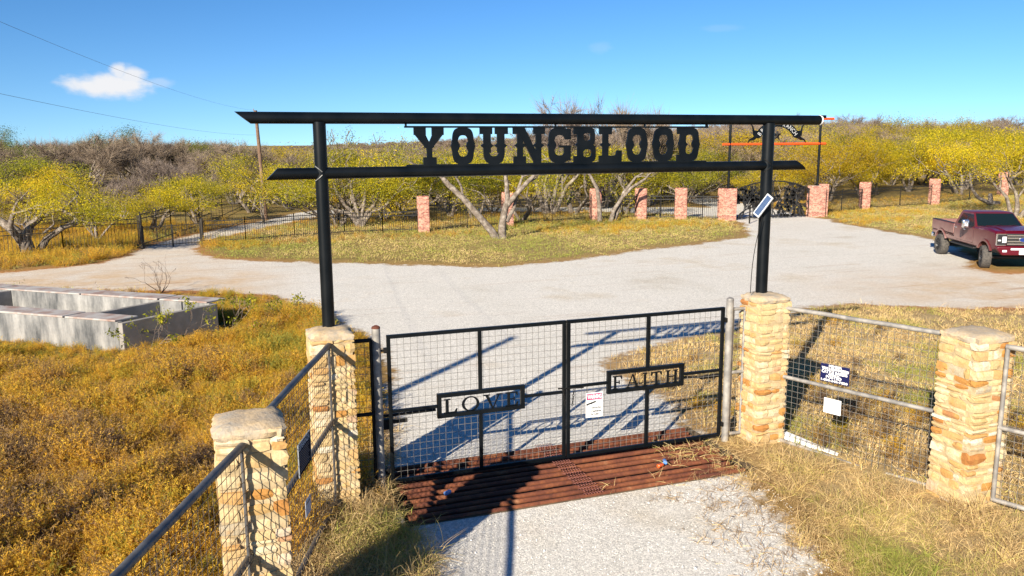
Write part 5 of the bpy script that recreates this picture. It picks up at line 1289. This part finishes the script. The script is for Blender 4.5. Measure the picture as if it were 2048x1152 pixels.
# ---- instanced stuff (grass, weeds, pebbles, far woods)
def scatter(name, P, rotz, scl, tone, protos, tilt=0.15, seed=0):
    r = np.random.default_rng(seed); n = len(P)
    me = bpy.data.meshes.new(name); me.vertices.add(n); me.vertices.foreach_set('co', np.asarray(P, np.float32).ravel())
    rot = np.stack([r.normal(0, tilt, n), r.normal(0, tilt, n), rotz], -1).astype(np.float32)
    a = me.attributes.new('rot', 'FLOAT_VECTOR', 'POINT'); a.data.foreach_set('vector', rot.ravel())
    a = me.attributes.new('scl', 'FLOAT', 'POINT'); a.data.foreach_set('value', np.asarray(scl, np.float32))
    a = me.attributes.new('tone', 'FLOAT', 'POINT'); a.data.foreach_set('value', np.asarray(tone, np.float32))
    a = me.attributes.new('idx', 'INT', 'POINT'); a.data.foreach_set('value', r.integers(0, len(protos), n).astype(np.int32))
    col = bpy.data.collections.new(name+'_kinds')
    for m_ in protos: col.objects.link(bpy.data.objects.new(name+'_piece', m_))
    o = bpy.data.objects.new(name, me); COL.objects.link(o); o['kind'] = 'stuff'
    ng = bpy.data.node_groups.new(name, 'GeometryNodeTree'); ng.interface.new_socket('Geometry', in_out='INPUT', socket_type='NodeSocketGeometry'); ng.interface.new_socket('Geometry', in_out='OUTPUT', socket_type='NodeSocketGeometry')
    gi, go = ng.nodes.new('NodeGroupInput'), ng.nodes.new('NodeGroupOutput'); ip = ng.nodes.new('GeometryNodeInstanceOnPoints'); ci = ng.nodes.new('GeometryNodeCollectionInfo')
    ci.inputs['Collection'].default_value = col; ci.inputs['Separate Children'].default_value = True; ci.inputs['Reset Children'].default_value = True
    def na(nm, ty):
        q = ng.nodes.new('GeometryNodeInputNamedAttribute'); q.data_type = ty; q.inputs['Name'].default_value = nm; return q.outputs['Attribute']
    ng.links.new(gi.outputs[0], ip.inputs['Points']); ng.links.new(ci.outputs[0], ip.inputs['Instance']); ip.inputs['Pick Instance'].default_value = True
    ng.links.new(na('idx', 'INT'), ip.inputs['Instance Index']); ng.links.new(na('scl', 'FLOAT'), ip.inputs['Scale'])
    e2r = ng.nodes.new('FunctionNodeEulerToRotation'); ng.links.new(na('rot', 'FLOAT_VECTOR'), e2r.inputs[0]); ng.links.new(e2r.outputs[0], ip.inputs['Rotation'])
    ng.links.new(ip.outputs[0], go.inputs[0])
    md = o.modifiers.new('scatter', 'NODES'); md.node_group = ng
    return o
def ribbon_clump(seed, n, L, spread, w, droop, segs=3, sprays=0, mat=None, base=0.05):
    r = np.random.default_rng(seed); V, F, A = [], [], []
    def quad(q, v):
        o = len(V); V.extend(q); F.append((o, o+1, o+2, o+3)); A.extend([v]*4)
    for i in range(n):
        a = r.uniform(0, 6.283); s = abs(r.normal(0, spread)); d = np.array([math.cos(a)*s, math.sin(a)*s, 1.0]); d /= np.linalg.norm(d)
        p = np.array([r.normal(0, base), r.normal(0, base), -0.02]); l = L*r.uniform(0.55, 1.15); side = np.cross(d, r.normal(0, 1, 3)); side /= np.linalg.norm(side); v = r.random()
        ww = w
        for k in range(segs):
            q = p+d*l/segs; w2 = ww*(0.75 if k < segs-1 else 0.25)
            quad([p-side*ww, q-side*w2, q+side*w2, p+side*ww], v); p = q; ww = w2; d = d+np.array([math.cos(a)*droop*s, math.sin(a)*droop*s, -droop*0.9]); d /= np.linalg.norm(d)
            if sprays and k >= segs-2:
                for j in range(sprays):
                    e = d*0.6+r.normal(0, .6, 3); e[2] = abs(e[2]); e /= np.linalg.norm(e); ll = r.uniform(.025, .065); t = np.cross(e, r.normal(0, 1, 3)); t /= np.linalg.norm(t)+1e-9
                    st_ = p-d*l/segs*r.random(); quad([st_-t*.002, st_+e*ll*.6-t*.0048, st_+e*ll, st_+e*ll*.6+t*.0048], min(1, max(0, v+r.normal(0, .2))))
    return np_mesh('clump', np.array(V), np.array(F), mat, dict(var=np.array(A)))
WEEDP = [ribbon_clump(100+i, 54, 0.46+0.05*i, 0.85, 0.0024, 0.10, 3, 13, M_WEED, 0.07) for i in range(4)]
WEEDL = [ribbon_clump(120+i, 40, 0.46, 0.9, 0.006, 0.10, 3, 4, M_WEED, 0.10) for i in range(3)]
DRYP = [ribbon_clump(140+i, 34, 0.34+0.05*i, 1.25, 0.0036, 0.55, 4, 0, M_DRY, 0.07) for i in range(4)]
SHORT = [ribbon_clump(160+i, 30, 0.13, 1.0, 0.0045, 0.3, 2, 0, M_DRY, 0.10) for i in range(3)]
SHORTL = [ribbon_clump(180+i, 34, 0.075, 1.1, 0.007, 0.3, 2, 0, M_DRY, 0.22) for i in range(3)]
NR = np.random.default_rng(9)
def region(x0, x1, y0, y1, dens, keep, seed=0):
    r = np.random.default_rng(seed); n = int((x1-x0)*(y1-y0)*dens); x = r.uniform(x0, x1, n); y = r.uniform(y0, y1, n)
    az = np.degrees(np.arctan2(x-CAM.x, y-CAM.y)); ok = (az > -19) & (az < 56) & ((y-CAM.y)*math.cos(YAW)+(x-CAM.x)*math.sin(YAW) > 3.0)
    x, y = x[ok], y[ok]; s = poly_sd(x, y, YARD); k = keep(x, y, s, r); x, y, s = x[k], y[k], s[k]
    return x, y, gheight(x, y, s), r
PIERS = [(-3.65, -0.15), (3.62, -0.15), (-4.83, -3.70), (4.85, -3.22)]
def clear(x, y):
    k = np.ones(len(x), bool)
    for a, b in PIERS: k &= (np.abs(x-a) > 0.33) | (np.abs(y-b) > 0.33)
    k &= ~((x > PIT[0]-0.1) & (x < PIT[1]+0.05) & (y > PIT[2]-0.05) & (y < PIT[3]+0.05))
    T = [tk(-0.2, -0.1, 0)[:2], tk(LT, -0.1, 0)[:2], tk(LT, LV+0.1, 0)[:2], tk(-0.2, LV+0.1, 0)[:2]]
    return k & (poly_sd(x, y, T) < 0)
def wingx_l(y): return -3.70+0.36*np.minimum(y+0.45, 0)
def wingx_r(y): return 3.80-0.372*np.minimum(y+0.27, 0)
# left field of broomweed
x, y, z, r = region(-15, -1.0, -8.8, 21, 42, lambda x, y, s, r: clear(x, y) & np.where(y < -0.3, x < wingx_l(y)-0.25, True) & (s < -0.30-0.25*r.random(len(x))) & (r.random(len(x)) < np.where(y > 15, np.where(s > -2.2, 0.12, 0.5), 1.0)) & (r.random(len(x)) < 0.55+0.45*sstep(.35, .6, fbm(x*.7, y*.7, 31))), 1)
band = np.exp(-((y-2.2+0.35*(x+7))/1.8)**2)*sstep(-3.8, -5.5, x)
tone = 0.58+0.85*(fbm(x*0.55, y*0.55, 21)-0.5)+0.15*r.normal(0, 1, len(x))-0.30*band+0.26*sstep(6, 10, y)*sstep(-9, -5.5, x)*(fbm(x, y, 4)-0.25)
dt = poly_sd(x, y, [tk(-0.2, -0.1, 0)[:2], tk(LT, -0.1, 0)[:2], tk(LT, LV+0.1, 0)[:2], tk(-0.2, LV+0.1, 0)[:2]])
sc = (0.42+0.50*sstep(.28, .72, fbm(x*1.15, y*1.15, 8))+0.22*r.random(len(x)))*(0.45+0.55*sstep(0.3, 1.8, -dt))*np.where(y > 14, 0.55, 1.0)*np.where(x > -2.6, 0.6, 1.0)
scatter('broomweed', np.stack([x, y, z-0.02], -1), r.uniform(0, 6.28, len(x)), sc, np.clip(tone, 0, 1), WEEDP, 0.2, 2)
# tall border weeds at the far left and patches by the fences
def patch(x, y):
    a = sstep(27.0, 28.5, y-0.12*(x+12))*sstep(-9.2, -10.2, x)
    b = np.exp(-(((x-19)/5.5)**2+((y-33.6-0.1*(x-19))/1.9)**2))*1.2
    c = 0.8*np.exp(-((y-34.2)/1.0)**2)*((x > -6) & (x < 9))*0.8+np.exp(-(((x+4.5)/2.2)**2+((y-33.4)/1.2)**2))
    d = 0.8*sstep(30.5, 33, x)*sstep(41, 37, y)*sstep(21, 24, y)*sstep(.42, .6, fbm(x*.35, y*.35, 6))
    e = 0.22*sstep(36, 40, y)
    return np.clip(a+b+c+d+e, 0, 1)
x, y, z, r = region(-20, 66, 26, 48, 7.0, lambda x, y, s, r: (s < -0.3) & (r.random(len(x)) < patch(x, y)), 3)
tone = 0.62+0.45*(fbm(x*.35, y*.35, 12)-0.5)+0.1*r.normal(0, 1, len(x))-0.22*np.exp(-((y-34.2)/1.2)**2)*((x > -3) & (x < 9))
scatter('yellow_weeds', np.stack([x, y, z], -1), r.uniform(0, 6.28, len(x)), (0.65+0.65*r.random(len(x)))*np.where(x > -5, .62, 1.0), np.clip(tone, 0, 1), WEEDL, 0.2, 4)
# dry grass on the near right, along the wings and under the gate posts
def dens_dry(x, y, s):
    d = np.where(x > 0, sstep(-0.0, -0.8, s+0.9*(fbm(x*1.2, y*1.2, 14)-0.5)), 1.0)
    return d*np.where((x > 0) & (y > wingy(x)), 0.25, 1.0)
def wingy(x): return np.where(x < 3.8, 0.2, -0.27-(x-3.8)/0.372)
x, y, z, r = region(0.2, 9.5, -9, 1.2, 62, lambda x, y, s, r: clear(x, y) & (s < -0.02) & (r.random(len(x)) < dens_dry(x, y, s)*(0.35+0.65*sstep(.3, .55, fbm(x*.9, y*.9, 19)))), 5)
green = np.clip(sstep(.50, .66, fbm(x*.8+3, y*.8, 23))*sstep(4.2, 2.6, x)+0.9*np.exp(-((x-2.5)**2+(y+4.4)**2)/0.8)+0.8*np.exp(-((x-1.9)**2+(y+6.2)**2)/1.0), 0, 1)
tone = 0.50+0.5*(fbm(x*1.5, y*1.5, 25)-0.5)+0.10*r.normal(0, 1, len(x))+0.45*green
sc = (0.30+0.75*fbm(x*1.3, y*1.3, 27)+0.25*r.random(len(x)))*np.where(y > wingy(x), 0.6, 1.0)
dw = np.abs((x-3.8)*0.937+(y+0.27)*0.349)
sc *= 0.35+0.65*sstep(0.15, 0.75, dw)
for a, b in PIERS[1:2]+PIERS[3:]: sc *= 1+0.55*np.exp(-((x-a)**2+(y-b+0.2)**2)/0.35)
scatter('dry_grass', np.stack([x, y, z], -1), r.uniform(0, 6.28, len(x)), sc, np.clip(tone, 0, 1), DRYP, 0.35, 6)
x, y, z, r = region(-8, -2.2, -9, 2.5, 60, lambda x, y, s, r: clear(x, y) & (x > wingx_l(y)-0.3) & (s < 0.05) & (np.where(y > 0.3, 0.35, 1.0) > r.random(len(x))), 7)
tone = 0.42+0.5*(fbm(x*1.5, y*1.5, 29)-0.5)+0.1*r.normal(0, 1, len(x))+0.5*np.exp(-((x+3.0)**2+(y+1.5)**2)/0.9)
scatter('verge_grass', np.stack([x, y, z], -1), r.uniform(0, 6.28, len(x)), 0.7+0.6*r.random(len(x)), np.clip(tone, 0, 1), DRYP, 0.3, 8)
# short grass: behind the right wing and on the island
x, y, z, r = region(2.6, 26, -6, 11, 48, lambda x, y, s, r: clear(x, y) & (y > wingy(x)) & (s < -0.05) & (r.random(len(x)) < sstep(0, -1.0, s+1.2*(fbm(x, y, 33)-.5))*(0.45+0.55*fbm(x*1.5, y*1.5, 35))*np.where(x > 13, .5, 1)), 11)
tone = 0.50+0.45*(fbm(x*.6, y*.6, 37)-.5)+0.08*r.normal(0, 1, len(x))+0.40*sstep(.52, .66, fbm(x*.5+9, y*.5, 39))
scatter('short_grass', np.stack([x, y, z], -1), r.uniform(0, 6.28, len(x)), 0.7+0.8*r.random(len(x)), np.clip(tone, 0, 1), SHORT, 0.3, 12)
x, y, z, r = region(2.6, 12, -8, 9, 5.0, lambda x, y, s, r: clear(x, y) & (y > wingy(x)+0.3) & (s < -0.4) & (r.random(len(x)) < 0.15+0.85*np.exp(-((x-6.3)**2+(y+0.2)**2)/3.5)), 13)
scatter('low_brush', np.stack([x, y, z], -1), r.uniform(0, 6.28, len(x)), 0.35+0.45*r.random(len(x)), np.clip(0.25+0.8*(r.random(len(x))-.2)*(r.random(len(x)) > .5), 0, 1), WEEDP, 0.3, 14)
x, y, z, r = region(-14, 62, 19.5, 44, 13, lambda x, y, s, r: (s < -0.05) & (r.random(len(x)) < sstep(0, -1.6, s+1.6*(fbm(x*.8, y*.8, 43)-.5))), 15)
tone = 0.74+0.5*(fbm(x*.3, y*.3, 47)-.5)+0.08*r.normal(0, 1, len(x))+0.32*sstep(.40, .58, fbm(x*.22+4, y*.22, 49))*(x < 24)
scatter('island_grass', np.stack([x, y, z], -1), r.uniform(0, 6.28, len(x)), 0.7+0.8*r.random(len(x)), np.clip(tone, 0, 1), SHORTL, 0.3, 16)
# loose straw blown on the guard and drive edge
STRAW = [ribbon_clump(200+i, 9, 0.22, 3.0, 0.004, 0.2, 3, 0, M_DRY, 0.10) for i in range(3)]
x, y, z, r = region(0.0, 2.9, -1.25, 0.1, 55, lambda x, y, s, r: r.random(len(x)) < 0.04+0.8*sstep(1.2, 2.7, x)*sstep(-1.2, -.2, y+0.1*(x)), 17)
scatter('loose_straw', np.stack([x, y, np.full(len(x), 0.05)], -1), r.uniform(0, 6.28, len(x)), 0.6+0.6*r.random(len(x)), np.clip(0.55+0.1*r.normal(0, 1, len(x)), 0, 1), STRAW, 0.25, 18)
x, y, z, r = region(0.3, 4, -9, -1.2, 60, lambda x, y, s, r: (s > -0.5) & (r.random(len(x)) < 0.9*sstep(1.5, 0.1, s+1.4*(fbm(x*1.3, y*1.3, 53)-.5))), 19)
scatter('edge_straw', np.stack([x, y, z+0.01], -1), r.uniform(0, 6.28, len(x)), 0.5+0.6*r.random(len(x)), np.clip(0.14+0.15*r.normal(0, 1, len(x)), 0, 1), STRAW, 0.2, 20)
# pebbles
def pebble(seed):
    bm = bmesh.new(); bmesh.ops.create_icosphere(bm, subdivisions=1, radius=1.0); rr_ = random.Random(seed)
    for v in bm.verts: v.co = Vector((v.co.x*rr_.uniform(.8, 1.2), v.co.y*rr_.uniform(.7, 1.1), v.co.z*rr_.uniform(.45, .75)))
    me = bpy.data.meshes.new('pebble'); bm.to_mesh(me); bm.free(); me.materials.append(M_PEB); return me
def peb_mat():
    m, nt, b = newmat('limestone_chip'); oi = nt.nodes.new('ShaderNodeObjectInfo')
    nt.links.new(ramp(nt, oi.outputs['Random'], [(0, (0.30, 0.28, 0.25)), (0.3, (0.48, 0.46, 0.43)), (0.7, (0.60, 0.585, 0.55)), (1, (0.74, 0.73, 0.70))]), b.inputs['Base Color']); b.inputs['Roughness'].default_value = 0.95; b.inputs['Specular IOR Level'].default_value = 0.1; return m
M_PEB = peb_mat(); PEB = [pebble(i) for i in range(4)]
x, y, z, r = region(-4, 3.2, -9, -1.3, 420, lambda x, y, s, r: s > -0.35, 21)
sc = np.clip(0.0050*np.exp(r.normal(0, .45, len(x))), .003, .028)
scatter('loose_gravel', np.stack([x, y, z+sc*0.25], -1), r.uniform(0, 6.28, len(x)), sc, np.zeros(len(x)), PEB, 0.3, 22)
# far woods
r = np.random.default_rng(33); n = 5200; y = 85+((r.random(n))**1.9)*1500; az = np.radians(r.uniform(-17, 55, n)); d = (y-CAM.y)/np.maximum(np.cos(az), .5); x = CAM.x+d*np.sin(az); y = CAM.y+d*np.cos(az)
k = y > 80; x, y = x[k], y[k]; z = hill(x, y)
scatter('far_woods', np.stack([x, y, z], -1), r.uniform(0, 6.28, len(x)), (0.8+0.5*r.random(len(x)))*np.where((x > 2) & (x < 60), .75, 1.0), np.full(len(x), .4), [b_[1] for b_ in BARE]+[BARE[0][1]], 0.03, 34)

# bare shrub by the tank, leafy weeds and brush
def shrub(x, y, seed, H, n, label, name='bare_shrub', mat=M_TWIG, r0=.013, spread=(15, 40)):
    rg = random.Random(seed); stt = []
    for k in range(n):
        a = rg.uniform(0, 6.28); l = rg.uniform(.3, 1.3); p = Vector((0, 0, -.05)); d = Vector((math.cos(a)*l, math.sin(a)*l, 1)).normalized(); pts = [p]
        for i in range(4): d = (d+Vector((rg.gauss(0, .15), rg.gauss(0, .15), 0))).normalized(); pts.append(pts[-1]+d*H*.13)
        stt.append((pts, [r0*1.4-.002*i for i in range(5)], H*.30, 1))
    segs, tips = grow(rg, stt, 4, wig=.14, upb=.06, kids=(2, 2, 1), spread=spread)
    t = thing(name, label, 'shrub', (x, y, gz(x, y))); tb = tube_arrays(segs, (6, 5, 4, 4, 3, 3)); me = tb.mesh('branches', mat); o = bpy.data.objects.new('branches', me); COL.objects.link(o); o.parent = t; return t, tips
shrub(-7.3, 19.6, 3, 1.5, 7, 'leafless thorny shrub standing at the gravel edge behind the concrete tank')
for i, (x, y, hh, lb_) in enumerate(((-7.0, 10.1, 1.2, 'leafy green weed against the near corner of the concrete tank'), (-6.2, 10.9, 1.3, 'straggling leafy weed against the shaded end of the concrete tank'), (-5.0, 11.6, 1.2, 'green leafy weed at the far end of the shaded tank wall'), (-3.3, 12.6, 0.9, 'green bush at the gravel edge left of the left gateway post'))):
    t, tips = shrub(x, y, 50+i, hh, 6, lb_, 'leafy_weed', M_TWIG, .007)
    V, F, A = leaves(random.Random(i), tips, 6, (.06, .06, .05), .085, .2); o = bpy.data.objects.new('leaves', np_mesh('leaves', V, F, M_LEAF, dict(var=A))); COL.objects.link(o); o.parent = t; o.color = (0.25, 1, 0, 1)
